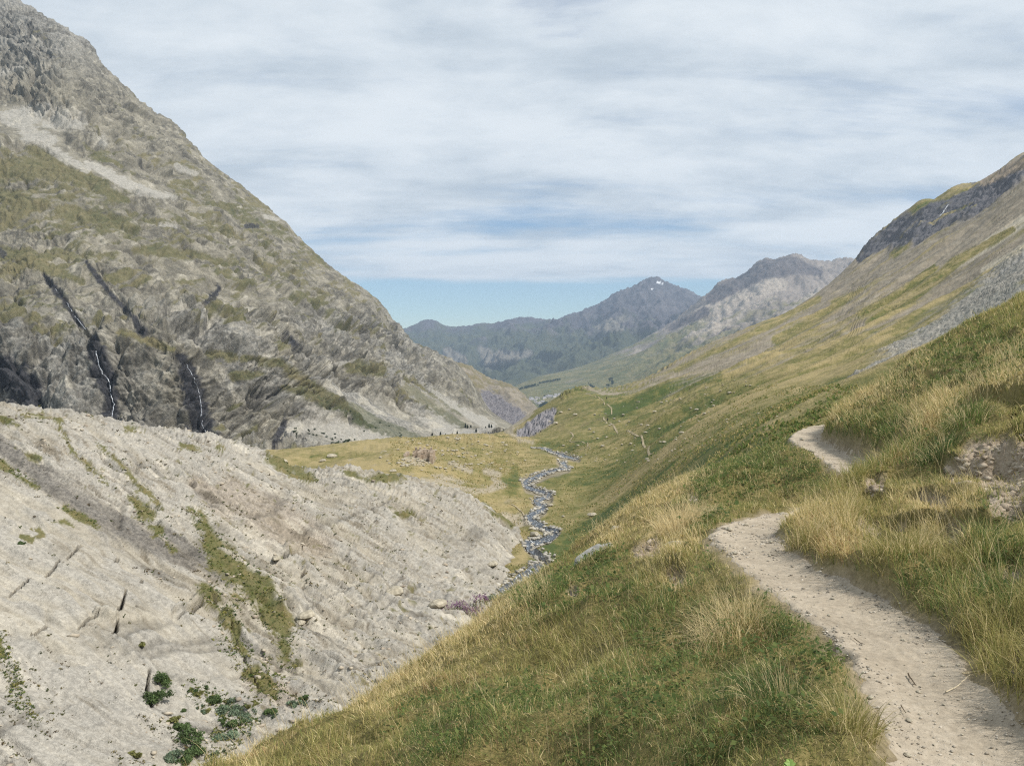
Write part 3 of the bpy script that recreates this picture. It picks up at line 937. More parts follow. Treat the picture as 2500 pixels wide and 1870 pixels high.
# ================================================================== PALE SLAB HILL across the gorge
T_C = {
    -500: [(34, 2100), (45, 1700), (60, 1350), (75, 1120), (88, 985), (120, 1040), (180, 1150)],
    0: [(30, 2300), (43, 1900), (52, 1640), (64, 1400), (78, 1180), (92, 1050), (98, 1001), (120, 1035), (180, 1130)],
    200: [(102, 1027)],
    300: [(30, 2400), (46, 1880), (56, 1640), (68, 1420), (84, 1210), (98, 1080), (106, 1040), (130, 1075), (190, 1150)],
    500: [(112, 1073)],
    600: [(30, 2500), (50, 1860), (62, 1640), (76, 1430), (92, 1250), (108, 1130), (118, 1090), (140, 1130), (200, 1200)],
    665: [(121, 1118)],
    720: [(122, 1150)],
    830: [(34, 2400), (56, 1780), (70, 1580), (86, 1400), (104, 1250), (118, 1165), (124, 1142), (145, 1190), (200, 1260)],
    950: [(60, 1750), (126, 1160), (110, 1240)],
    1050: [(36, 2500), (64, 1700), (80, 1530), (98, 1370), (114, 1245), (127, 1182), (150, 1240), (200, 1320)],
    1120: [(128, 1205)],
    1180: [(40, 2400), (74, 1620), (92, 1470), (110, 1330), (122, 1255), (129, 1230), (150, 1290), (200, 1380)],
    1250: [(45, 2300), (90, 1520), (112, 1370), (124, 1300), (128, 1287), (150, 1340), (200, 1420)],
    1295: [(50, 2300), (100, 1480), (116, 1390), (124, 1345), (150, 1400), (200, 1480)],
    1400: [(60, 2300), (110, 1560), (150, 1480), (200, 1560)],
    1600: [(60, 2400), (150, 1700), (200, 1750)],
}
CS = Sheet(cols(T_C), -420, 1420, 2.2, 32, 190, 560)

CRACKS = [
    [(25, 1447, 3), (55, 1430, 3), (75, 1415, 2)], [(110, 1405, 3), (135, 1385, 4), (150, 1365, 3)],
    [(165, 1360, 2), (200, 1328, 3)], [(306, 1440, 4), (300, 1470, 6), (290, 1490, 8)],
    [(285, 1520, 5), (282, 1540, 8), (272, 1556, 6)], [(190, 1538, 3), (215, 1518, 4), (235, 1506, 3)], [(215, 1533, 3), (250, 1535, 3), (285, 1554, 6)],
    [(75, 1553, 3), (112, 1533, 5)], [(432, 1510, 3), (470, 1490, 5), (496, 1475, 6)], [(330, 1484, 3), (358, 1495, 5)], [(345, 1425, 4), (340, 1432, 5)],
    [(283, 1370, 8), (287, 1362, 7)], [(365, 1640, 5), (362, 1680, 9), (372, 1725, 8)],
    [(690, 1366, 7), (725, 1361, 6)], [(735, 1309, 6), (745, 1306, 5)], [(733, 1410, 6), (742, 1405, 5)], [(735, 1442, 4), (742, 1440, 4)], [(905, 1625, 4), (925, 1632, 4)],
    [(630, 1112, 4), (650, 1120, 5)], [(965, 1162, 4), (978, 1161, 4)],
    [(500, 1440, 2), (560, 1520, 3), (600, 1620, 4), (640, 1700, 4)],
    [(465, 1185, 4), (475, 1190, 4)], [(830, 1438, 2), (880, 1450, 3)],
]


def build_slab():
    S = CS
    X, Y, Z = S.X, S.Y, S.Z
    U, V = S.U, S.V
    n = S.normals()
    # dip direction of the slab in plan (streaks run down to the right)
    ang = math.radians(-23)
    w = fbm(X / 30, Y / 30, None, 3, seed=4)
    al = X * math.cos(ang) + Y * math.sin(ang) + w * 2
    ac = -X * math.sin(ang) + Y * math.cos(ang) + w * 2.5
    big = fbm(X / 26, Y / 26, None, 3, seed=2) * .8
    str1 = fbm(ac / 1.8, al / 16, None, 5, .6, seed=5)
    str2 = fbm(ac / .55, al / 4.5, None, 3, .6, seed=8)
    led = fbm(ac / 5 + w * .3, al / 26, None, 3, seed=10) * 5
    steps = (led - np.floor(led)); steps = np.where(steps > .8, (1 - steps) / .2, steps / .8) * .35
    rub = fbm(X / .9, Y / .9, Z / .9, 4, .68, seed=14)
    rub2 = fbm(ac / 1.1, al / 2.0, None, 4, .68, seed=18)
    # left lower block is a smooth plate, the middle is broken, rubbly rock
    fp = ac / 3.1 + fbm(al / 14, ac / 9, None, 3, seed=281) * 1.4
    fq = al / 7.5 + fbm(ac / 6, al / 12, None, 3, seed=282) * 1.2
    fac = (np.abs(fp - np.round(fp)) - .25) * 1.1 + (np.abs(fq - np.round(fq)) - .25) * .5
    plate = strokes(U, V, [[(0, 1330, 160), (150, 1420, 170), (330, 1530, 150), (480, 1640, 130)], [(0, 1600, 180), (200, 1750, 200), (400, 1860, 120)]])
    plate = sstep(-.05, .25, plate + .15 * w)
    smooth2 = sstep(-.1, .3, strokes(U, V, [[(0, 1160, 60), (250, 1290, 60), (560, 1430, 40)], [(0, 1040, 40), (250, 1070, 40), (500, 1110, 30)]]))
    rg = 1 - .88 * plate - .5 * smooth2 * (1 - plate)
    lw = fbm(X / 9, Y / 9, None, 3, seed=26)

    def led2(lam, run, amp, seed):
        ph = ac / lam + fbm(al / run, ac / (lam * 5), None, 3, seed=seed) * 1.5
        t_ = ph - np.floor(ph)
        on = sstep(-.2, .3, perlin(al / (run * .5), ac / (lam * 1.2), None, seed + 1) + .05)
        return np.where(t_ > .84, (1 - t_) / .16, t_ / .84) * amp * on
    str1 = str1 + led2(2.6, 16, .9, 231) + led2(1.0, 8, .55, 241)
    str2 = str2 + led2(.5, 4, 1.2, 251)
    crest = sstep(.9, 1.0, Y / S.crestY[:, None])
    d = big * (1 - crest) + str1 * .34 * (.55 + .5 * rg) + str2 * .10 + steps * (.35 + .8 * rg) + (rub * .15 + rub2 * .24) * rg + rub * .03 + fac * (.5 + .5 * rg)
    # long joints across the beds and along them
    j1 = np.exp(-(perlin(al / 5.5 + .8 * w, ac / 40, None, 271) / .05) ** 2) * sstep(-.1, .3, perlin(ac / 9, al / 14, None, 272))
    j2 = np.exp(-(perlin(ac / 3.4 + .4 * w, al / 45, None, 273) / .045) ** 2) * sstep(-.15, .25, perlin(al / 16, ac / 7, None, 274))
    joint = np.maximum(j1 * .8, j2)
    d = d - joint * .28
    pits = np.clip(fbm(X / 1.6, Y / 1.6, Z / 1.6, 3, .6, seed=24) - .45, 0, 1) * .5
    d = d - pits * plate
    ck = strokes(U, V, [[(a, b, max(2.2, r * .62)) for a, b, r in c_] for c_ in CRACKS], (4 * w + 3.5 * rub, 4 * w + 3.5 * rub2))
    crack_shade = np.maximum(sstep(-.1, .45, ck), .55 * joint)  # near-black painted in the cracks for their shade, fainter along joints
    d = d - sstep(0.0, .6, ck) * 1.2
    over = sstep(0, .5, strokes(U, V, [[(692, 1352, 9), (728, 1348, 8)], [(738, 1400, 6)], [(420, 1500, 5), (470, 1478, 8), (490, 1464, 7)], [(230, 1500, 5), (270, 1510, 14)]], (3 * rub, 3 * rub2)))
    d = d + over * .6
    P = S.P0 + n * d[..., None]
    S.finish(P)
    U, V = S.U, S.V
    g = fbm(X / 2.2, Y / 2.2, None, 4, .62, seed=40)
    gst = strokes(U, V, [
        [(490, 1250, 14), (520, 1340, 34), (570, 1390, 46), (640, 1450, 52), (680, 1520, 36), (700, 1600, 16)],
        [(470, 1240, 8), (490, 1300, 10)], [(500, 1440, 18), (560, 1490, 28), (580, 1560, 14)],
        [(320, 1210, 8), (350, 1245, 22), (365, 1265, 18)], [(370, 1285, 8), (400, 1292, 14), (385, 1310, 8)], [(410, 1330, 8), (425, 1345, 12)],
        [(75, 1110, 14), (100, 1120, 14)], [(0, 1130, 14), (40, 1160, 9), (95, 1190, 6)], [(160, 1240, 8), (200, 1262, 11), (240, 1285, 9)],
        [(125, 1272, 8), (160, 1275, 12), (178, 1285, 8)], [(90, 1290, 10), (100, 1305, 12)], [(60, 1310, 6), (80, 1316, 8)], [(0, 1020, 14), (40, 1038, 10)],
        [(60, 1010, 8), (120, 1020, 8)], [(130, 1020, 6), (150, 1030, 8)], [(310, 1048, 8), (350, 1050, 6)], [(450, 1090, 10), (490, 1100, 8)], [(540, 1090, 8), (550, 1100, 6)],
        [(665, 1120, 16), (720, 1145, 22), (760, 1165, 20)], [(850, 1155, 10), (900, 1170, 14), (980, 1165, 16)], [(960, 1260, 6), (1000, 1255, 8)], [(1200, 1235, 10), (1250, 1280, 12)],
        [(1280, 1340, 10), (1290, 1400, 24), (1240, 1440, 20)], [(240, 1080, 5), (290, 1130, 8), (340, 1180, 7), (400, 1240, 6)], [(270, 1000, 5)],
        [(0, 1560, 12), (10, 1600, 10)], [(620, 1640, 24), (660, 1690, 20)], [(560, 1540, 10), (600, 1600, 12)],
        [(140, 1020, 4), (160, 1060, 5), (180, 1100, 5), (230, 1140, 5), (270, 1185, 4)]], (5 * w + 14 * g + 8 * str2, 9 * g + 8 * rub2))
    scat = fbm(ac / 2.6, al / 6.5, None, 4, .65, seed=46)
    grass = sstep(-.05, .35, gst + 1.0 * scat + .7 * g + .2 * str2 - .16)
    sp = sstep(.46, .58, fbm(ac / .9, al / 2.0, None, 3, .6, seed=48) + .35 * scat - .45 * plate - .25 * smooth2 + .05)
    grass = np.maximum(grass, .8 * sp * sstep(1230, 1120, U + 0 * V) )
    dk = strokes(U, V, [[(0, 1090, 22), (120, 1180, 26), (250, 1265, 34), (370, 1330, 34), (470, 1380, 20)], [(400, 1300, 10), (520, 1400, 22), (560, 1430, 10)], [(20, 1110, 8), (-60, 1060, 20)]], (6 * w, 10 * str1))
    dk = sstep(-.25, .75, dk + .45 * str1 + .75 * fbm(ac / .5, al / 9, None, 4, .62, seed=283))
    gy = sstep(-.2, .5, str1 * .6 + w * .7 + .1)
    sa = fbm(ac / .42, al / 7, None, 4, .62, seed=261); sb = fbm(ac / .9 + 3, al / 5, Z * .6, 4, .66, seed=263); sc_ = fbm(ac / 3.2, al / 24, None, 3, .6, seed=265)
    streak = sstep(.10, .42, sa * .9 + .5 * sc_ - .25 * plate) * .6
    streak = np.maximum(streak, sstep(.30, .46, sb + .25 * sc_ - .45 * plate) * .85)
    light = sstep(.12, .5, -sa * .6 - .5 * sc_ + .3 * fbm(X / 5, Y / 5, None, 3, seed=267) + .1 * plate) * .8
    red = sstep(0, .6, strokes(U, V, [[(560, 1200, 50), (680, 1270, 80), (780, 1330, 50)], [(480, 1180, 30), (560, 1250, 30)], [(700, 1700, 40), (600, 1660, 30)]]) + .4 * rub2)
    purple = sstep(0.1, .4, strokes(U, V, [[(1110, 1500, 14), (1160, 1510, 18)]]) + .4 * g)
    m = terrain_mat('slab_rock', [srgb(128, 122, 110), srgb(158, 151, 137), srgb(180, 173, 158)],
                    [srgb(72, 80, 42), srgb(94, 94, 54), srgb(120, 108, 72)],
                    [('grey', srgb(142, 139, 133), srgb(174, 170, 162)), ('red', srgb(112, 96, 82), srgb(164, 146, 126)), ('streak', srgb(104, 96, 82), srgb(134, 125, 110)), ('light', srgb(184, 176, 161), srgb(202, 195, 180)), ('dark', srgb(84, 81, 78), srgb(124, 119, 112)), ('crack_shade', srgb(34, 32, 30), srgb(58, 54, 48))],
                    scale=3.2, bump=.6, speck=.14, streak=((1, 1, 1), (0, 0, 0)))
    S.mesh('rock_slab', m, {'grass': grass * .92, 'grey': gy * .7, 'red': red * .38 * rg, 'dark': dk * .8, 'crack_shade': crack_shade * .95, 'streak': streak, 'light': light * (1 - dk) * (1 - .55 * plate), 'dry': .5 * scat + .15})


build_slab()


def build_slab_scatter():
    """cushion plants, tufts and broken stone lying on the slab: too many to count"""
    S = CS
    rs = np.random.default_rng(77)
    P = S.P.reshape(-1, 3); U = S.U.ravel(); V = S.V.ravel()
    ang = math.radians(-23)
    vis = np.where((U > -60) & (U < 1330) & (V > 985) & (V < 1890) & (S.Y.ravel() < np.repeat(S.crestY, S.nr)))[0]
    w = fbm(P[vis, 0] / 30, P[vis, 1] / 30, None, 3, seed=4)
    ac = -P[vis, 0] * math.sin(ang) + P[vis, 1] * math.cos(ang) + w * 2.5
    al = P[vis, 0] * math.cos(ang) + P[vis, 1] * math.sin(ang) + w * 2
    lanes = fbm(ac / 1.3, al / 9, None, 4, .6, seed=141)
    plate = strokes(U[vis], V[vis], [[(0, 1330, 150), (150, 1420, 160), (330, 1530, 140), (470, 1620, 110)], [(0, 1600, 150), (200, 1750, 150)]])
    smooth = strokes(U[vis], V[vis], [[(0, 1110, 70), (250, 1270, 70), (480, 1400, 40)]])
    dens = sstep(-.05, .5, lanes) * (1 - .9 * sstep(0, .25, plate)) * (1 - .8 * sstep(0, .3, smooth)) + .35 * sstep(-.3, .4, strokes(U[vis], V[vis], [[(560, 1250, 90), (660, 1480, 130), (700, 1640, 120)], [(120, 1640, 60), (60, 1760, 90)]])) * sstep(-.2, .3, lanes)
    gz = strokes(U[vis], V[vis], [[(490, 1250, 18), (520, 1340, 44), (570, 1390, 58), (640, 1450, 64), (680, 1520, 46), (710, 1620, 30)], [(500, 1440, 26), (560, 1490, 36), (590, 1580, 26)], [(320, 1210, 12), (350, 1245, 28), (365, 1265, 24)],
        [(560, 1560, 40), (660, 1680, 50)], [(665, 1120, 20), (760, 1165, 26)], [(380, 1290, 14), (420, 1340, 14)], [(0, 1130, 14), (95, 1190, 8)], [(160, 1240, 10), (240, 1285, 11)], [(0, 1560, 30), (40, 1700, 30), (90, 1760, 20)],
        [(480, 1690, 40), (600, 1760, 40), (520, 1830, 40)], [(1290, 1400, 30), (1230, 1440, 24)]])
    gzd = sstep(-.1, .5, gz + .4 * lanes)
    dens = np.maximum(dens, gzd * 1.5)
    pick = vis[rs.random(len(vis)) < dens * .12]
    gpick = np.zeros(len(U), bool); gpick[vis[gzd > .35]] = True
    n = len(pick)
    c = P[pick]
    k = 7
    base = np.repeat(c, k, 0)
    sz = np.repeat((.028 + .085 * rs.random(n) ** 2.5) * (.7 + c[:, 1] / 160), k)
    d = rs.normal(size=(n * k, 3)); d[:, 2] = np.abs(d[:, 2]) * .7
    a = rs.normal(size=(n * k, 3)); a /= np.linalg.norm(a, axis=1)[:, None]
    b = np.cross(a, rs.normal(size=(n * k, 3))); b /= np.linalg.norm(b, axis=1)[:, None]
    p = base + d * sz[:, None] * .8 + np.array([0, 0, .03])
    s_ = sz[:, None] * .9
    Vv = np.stack([p - a * s_, p + b * s_ * .6, p + a * s_, p - b * s_ * .6], 1)
    me = bpy.data.meshes.new('ground_cover')
    fill_mesh(me, Vv.reshape(-1, 3), (np.arange(n * k) * 4)[:, None] + np.arange(4)[None])
    tones = np.array([srgb(84, 86, 52), srgb(98, 96, 58), srgb(112, 102, 68), srgb(74, 82, 50), srgb(96, 84, 66)])
    T = tones[rs.integers(0, 5, n)] * (.7 + .5 * rs.random(n))[:, None]
    gg = gpick[pick]
    gt = np.array([srgb(86, 98, 50), srgb(104, 110, 58), srgb(120, 116, 66), srgb(72, 88, 50)])[rs.integers(0, 4, n)] * (.75 + .5 * rs.random(n))[:, None]
    T = np.where(gg[:, None], gt, T)
    T = np.repeat(T, k * 4, 0)
    at = me.color_attributes.new('tint', 'FLOAT_COLOR', 'POINT')
    at.data.foreach_set('color', np.c_[T, np.ones(len(T))].astype(np.float32).ravel())
    me.materials.append(leaf_mat('cushion_plants', .2))
    o = bpy.data.objects.new('ground_cover', me); C.objects.link(o); o['kind'] = 'stuff'
    o['label'] = 'small olive tufts and cushion plants dotted over the pale slab'
    # broken stone
    bm = bmesh.new(); bmesh.ops.create_icosphere(bm, subdivisions=1, radius=1)
    bv = np.array([v.co for v in bm.verts]); bf = np.array([[v.index for v in f.verts] for f in bm.faces]); bm.free()
    dens = (1 - .95 * sstep(-.05, .25, plate)) * (1 - .85 * sstep(0, .3, smooth)) * sstep(-.35, .3, fbm(P[vis, 0] / 5, P[vis, 1] / 5, None, 4, .6, seed=143))
    pick = vis[rs.random(len(vis)) < dens * .016]
    n = len(pick); c = P[pick]
    sz = (.035 + .20 * rs.random(n) ** 5) * (.7 + c[:, 1] / 170)
    jit = np.clip(1 + .35 * rs.normal(size=(n, len(bv), 1)), .5, 1.6)
    az = rs.normal(size=n) * .5 + ang
    sc_ = np.stack([sz * (1.2 + .9 * rs.random(n)), sz, sz * (.45 + .3 * rs.random(n))], -1)
    q = bv[None] * jit * sc_[:, None]
    X = q[..., 0] * np.cos(az)[:, None] - q[..., 1] * np.sin(az)[:, None]; Y = q[..., 0] * np.sin(az)[:, None] + q[..., 1] * np.cos(az)[:, None]
    Vv = np.stack([X, Y, q[..., 2]], -1) + c[:, None] + np.array([0, 0, .03])
    me = bpy.data.meshes.new('rubble')
    fill_mesh(me, Vv.reshape(-1, 3), ((np.arange(n) * len(bv))[:, None, None] + bf[None]).reshape(-1, 3))
    me.materials.append(plain_mat('broken_slab_stone', srgb(138, 126, 112), srgb(188, 178, 160), .7, .9, 0))
    o = bpy.data.objects.new('rubble', me); C.objects.link(o); o['kind'] = 'stuff'
    o['label'] = 'broken stone and flakes lying on the pale slab'


build_slab_scatter()

# ================================================================== NEAR HILLSIDE with the path
PATH = [(2760, 2700, 1.7), (2520, 2150, 2.25), (2390, 1870, 2.95), (2320, 1760, 3.35), (2270, 1666, 3.8), (2180, 1567, 4.4), (2098, 1500, 5.0), (1996, 1440, 5.6), (1890, 1375, 6.5),
        (1830, 1322, 7.5), (1822, 1296, 8.2), (1880, 1276, 9.2), (2000, 1256, 10.6), (2120, 1216, 12.2), (2120, 1165, 13.9), (2060, 1122, 16.2),
        (1995, 1088, 18.6), (1968, 1064, 20.6), (2010, 1042, 22.6), (2120, 1025, 26)]
PW = [0.58, .58, .60, .55, .54, .58, .62, .60, .56, .60, .64, .66, .8, .8, .8, .84, .8, .74, .7, .7]
SIL = [(486, 1855, 6.0), (723, 1757, 7.3), (972, 1605, 9.5), (1198, 1448, 13.5), (1356, 1356, 17.5), (1502, 1255, 22), (1587, 1206, 25), (1700, 1161, 28),
       (1809, 1096, 28), (1932, 1058, 25.5), (1983, 1034, 24), (2026, 1001, 23), (2062, 972, 23.5), (2154, 900, 26), (2262, 955, 28), (2371, 895, 29), (2500, 825, 30), (2700, 715, 30), (3000, 530, 30)]
DP = [(1000, 1870, 4.6), (1500, 1870, 3.55), (1850, 1870, 3.02), (2080, 1870, 2.9), (1300, 1650, 6.5), (1600, 1600, 5.25), (1800, 1600, 4.65), (1450, 1392, 12.6), (1600, 1330, 9.9), (1740, 1400, 6.7),
      (1680, 1290, 9.6), (1700, 1205, 16), (1850, 1165, 16), (1760, 1262, 10.6), (1830, 1246, 11.6), (1950, 1110, 18), (1860, 1110, 23), (1300, 2200, 2.9), (700, 2100, 4.4), (-200, 2200, 4.2),
      (2500, 1790, 3.3), (2500, 1600, 4.05), (2440, 1480, 4.85), (2300, 1425, 5.4), (2400, 1350, 5.9), (2200, 1330, 6.75), (2055, 1305, 7.4), (1965, 1290, 8.3), (2000, 1216, 9.2),
      (2080, 1184, 10.4), (2150, 1165, 11.6), (2500, 1200, 6.5), (2300, 1200, 8.1), (2150, 1180, 9.8), (2400, 1050, 8.9), (2250, 1050, 11.5), (2160, 1070, 13.5), (2500, 950, 9.8),
      (2350, 950, 14), (2200, 960, 17.5), (2090, 1010, 19), (2500, 880, 15), (2750, 900, 8.5), (2850, 1250, 4.6), (2900, 1800, 2.9), (2900, 2600, 1.7), (3000, 700, 14),
      (1600, 2500, 1.9), (2100, 2600, 1.75)]


def catmull(pts, n):
    pts = np.asarray(pts, float)
    P = np.vstack([2 * pts[0] - pts[1], pts, 2 * pts[-1] - pts[-2]])
    out = []
    for i in range(1, len(P) - 2):
        t = np.linspace(0, 1, n, endpoint=False)[:, None]
        a, b, c, d = P[i - 1], P[i], P[i + 1], P[i + 2]
        out.append(.5 * ((2 * b) + (-a + c) * t + (2 * a - 5 * b + 4 * c - d) * t ** 2 + (-a + 3 * b - 3 * c + d) * t ** 3))
    out.append(P[-2][None])
    return np.vstack(out)


PC = catmull([list(world_pt(*p)) + [w] for p, w in zip(PATH, PW)], 14)   # x,y,z,width


def _d_ctrl():
    pts = [world_pt(*p) for p in DP]
    for p, w in list(zip(PATH, PW)):
        pts.append(world_pt(*p))
    for p in SIL:
        q = world_pt(*p)
        q[2] -= .12 + .012 * p[2]
        pts.append(q)
        Y0 = p[2]
        for k, dz in ((1.3, .07), (1.7, .22), (2.6, .62)):
            r = q * k
            r[2] = q[2] * k - dz * Y0
            pts.append(r)
    return np.array(pts)


_dc = _d_ctrl()
_dt = TPS(_dc[:, :2] / 6.0, _dc[:, 2], 6e-3)


def path_dist(x, y):
    """distance to path centre line, its z, half width and the side (+1 = uphill/right)"""
    sh = np.shape(x)
    x = np.ravel(x); y = np.ravel(y)
    best = np.full(len(x), 1e9); pz = np.zeros(len(x)); pw = np.zeros(len(x)); side = np.where(x > np.interp(y, PC[:, 1], PC[:, 0]), 1.0, -1.0)
    near = np.ones(len(x), bool)
    for i in range(len(PC) - 1):
        a, b = PC[i], PC[i + 1]
        m = np.where((np.abs(x - a[0]) < 2.5) & (np.abs(y - a[1]) < 2.5))[0]
        if len(m) == 0:
            continue
        dx, dy = b[0] - a[0], b[1] - a[1]
        L2 = dx * dx + dy * dy + 1e-12
        t = np.clip(((x[m] - a[0]) * dx + (y[m] - a[1]) * dy) / L2, 0, 1)
        ex = x[m] - a[0] - t * dx; ey = y[m] - a[1] - t * dy
        d = np.hypot(ex, ey)
        k = d < best[m]
        mm = m[k]
        best[mm] = d[k]; pz[mm] = (a[2] + t * (b[2] - a[2]))[k]; pw[mm] = (a[3] + t * (b[3] - a[3]))[k] / 2
        side[mm] = np.sign(dx * ey - dy * ex)[k] * -1
    return best.reshape(sh), pz.reshape(sh), pw.reshape(sh), side.reshape(sh)


SOIL = [[(2330, 1150, 26), (2400, 1110, 44), (2500, 1110, 60), (2600, 1150, 60)], [(2420, 1180, 30), (2480, 1240, 30)], [(2130, 1180, 18), (2150, 1170, 16)],
        [(2110, 1275, 22), (2140, 1290, 14)], [(1590, 1330, 26), (1560, 1345, 18)], [(1650, 1405, 26)], [(2480, 1640, 20), (2500, 1560, 16)], [(1690, 1215, 14)], [(2330, 1300, 24)], [(2300, 1225, 20), (2250, 1210, 14)], [(2480, 1180, 40), (2440, 1230, 24)], [(2380, 1130, 40)], [(2470, 1400, 20)], [(2200, 1290, 14)], [(2150, 1130, 12)], [(1560, 1190, 12)], [(1400, 1440, 14)]]


def near_height(x, y, detail=True):
    x = np.asarray(x, float); y = np.asarray(y, float)
    z = _dt(x / 6.0, y / 6.0)
    d, pz, pw, side = path_dist(x, y)
    e = fbm(x * 2.2, y * 2.2, None, 3, seed=61) * .10 + fbm(x * 9, y * 9, None, 2, seed=62) * .03
    h = pw + e
    inside = sstep(h + np.where(side > 0, .14, .2), h - .04, d)
    lump = fbm(x * .55, y * .55, None, 3, seed=64) * .16 + fbm(x * 1.7, y * 1.7, None, 3, seed=65) * .10
    far = np.clip((y - 8) / 14, 0, 1)
    lump = lump * (1 + .3 * far)
    bank = np.where(side > 0, sstep(h - .02, h + .22, d) * sstep(h + 1.2, h + .3, d) * .13, sstep(h, h + .2, d) * sstep(h + .8, h + .2, d) * .05)
    bank = np.where(d > 5, 0, bank)
    tus = np.clip(fbm(x * 2.3, y * 2.3, None, 2, seed=66), 0, 1) * .12
    ph = x / .95 + y * .12 + fbm(x * .7, y * .45, None, 3, seed=72) * 1.6
    t_ = ph - np.floor(ph)
    ter = np.where(t_ < .16, t_ / .16, 1 - (t_ - .16) / .84 * .75)
    on = sstep(-.25, .35, perlin(x * .8, y * .55, None, 73) + .05)
    up = np.where(side > 0, sstep(.3, .9, d - pw), .08 * sstep(.3, 1.2, d - pw))
    tus = tus + (ter - .5) * .24 * on * up * sstep(26, 16, y)
    zz = z + lump + bank + tus
    dish = -.03 * np.clip(1 - (d / np.maximum(pw, .1)) ** 2, 0, 1)
    pzz = pz + dish + fbm(x * 3, y * 3, None, 4, seed=67) * .016 + fbm(x * 18, y * 18, None, 3, seed=68) * .006
    return zz * (1 - inside) + pzz * inside, inside


def build_near():
    uf = np.concatenate([np.arange(-700, 3300, 5.0), np.arange(3300, 5600, 20.0)])
    Yr = np.exp(np.linspace(math.log(1.35), math.log(46), 620))
    Yg = np.broadcast_to(Yr[None], (len(uf), len(Yr)))
    Xg = (uf[:, None] - CU) / F * Yg
    Zg, ins = near_height(Xg, Yg)
    P = np.stack([Xg, Yg, Zg], -1)
    U, V = pix(P)
    soil = sstep(-.25, .25, strokes(U, V, SOIL) + .5 * fbm(Xg * 3, Yg * 3, None, 4, .6, seed=70)) * sstep(3.2, 3.6, Yg)
    # earth crumbles where the turf is broken
    P[..., 2] -= soil * (.06 + .05 * fbm(Xg * 5, Yg * 5, None, 3, seed=71) + .045 * fbm(Xg * 15, Yg * 15, None, 3, .65, seed=74))
    P[..., 2] -= sstep(.3, .95, ins) * .014
    hol = sstep(0, .6, strokes(U, V, [[(2478, 1010, 20), (2500, 1040, 30), (2540, 1060, 24)]]))
    P[..., 2] -= hol * .2
    m, nt, b = mat_new('turf_soil')
    pos = nt.new('ShaderNodeNewGeometry').outputs['Position']
    n1 = nt.noise(pos, 2.0, 6, .65); n2 = nt.noise(pos, 30, 4, .65)
    tc = nt.ramp(nt.math('ADD', nt.math('MULTIPLY', n1, .5), nt.math('MULTIPLY', n2, .5)),
                 [(.35, srgb(82, 78, 46)), (.5, srgb(112, 104, 66)), (.66, srgb(142, 126, 86))])
    sc = nt.ramp(nt.math('ADD', nt.math('MULTIPLY', n1, .4), nt.math('MULTIPLY', n2, .6)), [(.3, srgb(118, 104, 88)), (.5, srgb(150, 136, 118)), (.7, srgb(180, 168, 150))])
    nt.set(b.inputs['Base Color'], nt.mix(nt.new('ShaderNodeAttribute', attribute_name='soil').outputs['Fac'], tc, sc))
    bn = nt.new('ShaderNodeBump'); bn.inputs['Strength'].default_value = .8; bn.inputs['Distance'].default_value = .03
    nt.set(bn.inputs['Height'], n2); nt.l.new(bn.outputs[0], b.inputs['Normal'])
    me = bpy.data.meshes.new('hillside')
    nc, nr = Yg.shape
    ii = np.arange(nc * nr, dtype=np.int32).reshape(nc, nr)
    q = np.stack([ii[:-1, :-1], ii[1:, :-1], ii[1:, 1:], ii[:-1, 1:]], axis=-1).reshape(-1, 4)
    fill_mesh(me, P.reshape(-1, 3), q)
    at = me.attributes.new('soil', 'FLOAT', 'POINT'); at.data.foreach_set('value', np.maximum(soil, ins * .8).astype(np.float32).ravel())
    me.polygons.foreach_set('use_smooth', np.ones(len(q), bool))
    me.materials.append(m)
    o = bpy.data.objects.new('hillside', me); C.objects.link(o); o['kind'] = 'structure'
    # ---- trodden path, a sheet just above the carved ground
    n = len(PC)
    dens = catmull(PC, 7)
    tang = np.gradient(dens[:, :2], axis=0); tang /= np.linalg.norm(tang, axis=1)[:, None]
    nor = np.c_[tang[:, 1], -tang[:, 0]]
    tt = np.linspace(-1, 1, 70)
    # the strip is a little wider than the tread and dives under the turf at its edges
    W = dens[:, 3] / 2 + .12
    X = dens[:, 0:1] + nor[:, 0:1] * tt[None] * W[:, None]
    Y = dens[:, 1:2] + nor[:, 1:2] * tt[None] * W[:, None]
    Z, ins2 = near_height(X, Y)
    Z = Z - .014 * sstep(.3, .95, ins2) + .005 - .09 * sstep(.85, .3, ins2) - .05 * sstep(.88, 1.0, np.abs(tt))[None]
    me = bpy.data.meshes.new('path')
    nc, nr = X.shape
    ii = np.arange(nc * nr, dtype=np.int32).reshape(nc, nr)
    q = np.stack([ii[:-1, :-1], ii[1:, :-1], ii[1:, 1:], ii[:-1, 1:]], axis=-1).reshape(-1, 4)
    fill_mesh(me, np.stack([X, Y, Z], -1).reshape(-1, 3), q)
    me.polygons.foreach_set('use_smooth', np.ones(len(q), bool))
    m, nt, b = mat_new('trodden_earth')
    pos = nt.new('ShaderNodeNewGeometry').outputs['Position']
    n1 = nt.noise(pos, 2.2, 6, .6); n2 = nt.noise(pos, 26, 5, .7); n3 = nt.noise(pos, 110, 3, .7)
    f = nt.math('ADD', nt.math('MULTIPLY', n1, .5), nt.math('MULTIPLY', n2, .5))
    pc = nt.ramp(f, [(.30, srgb(126, 116, 101)), (.5, srgb(160, 149, 132)), (.70, srgb(186, 175, 158))])
    vor = nt.new('ShaderNodeTexVoronoi'); nt.set(vor.inputs['Vector'], pos); vor.inputs['Scale'].default_value = 42
    peb = nt.rng(vor.outputs['Distance'], .12, .2, 1, 0)
    peb = nt.math('MULTIPLY', peb, nt.rng(n1, .44, .56))
    pc = nt.mix(peb, pc, nt.ramp(n3, [(.4, srgb(120, 112, 100)), (.6, srgb(196, 188, 176))]))
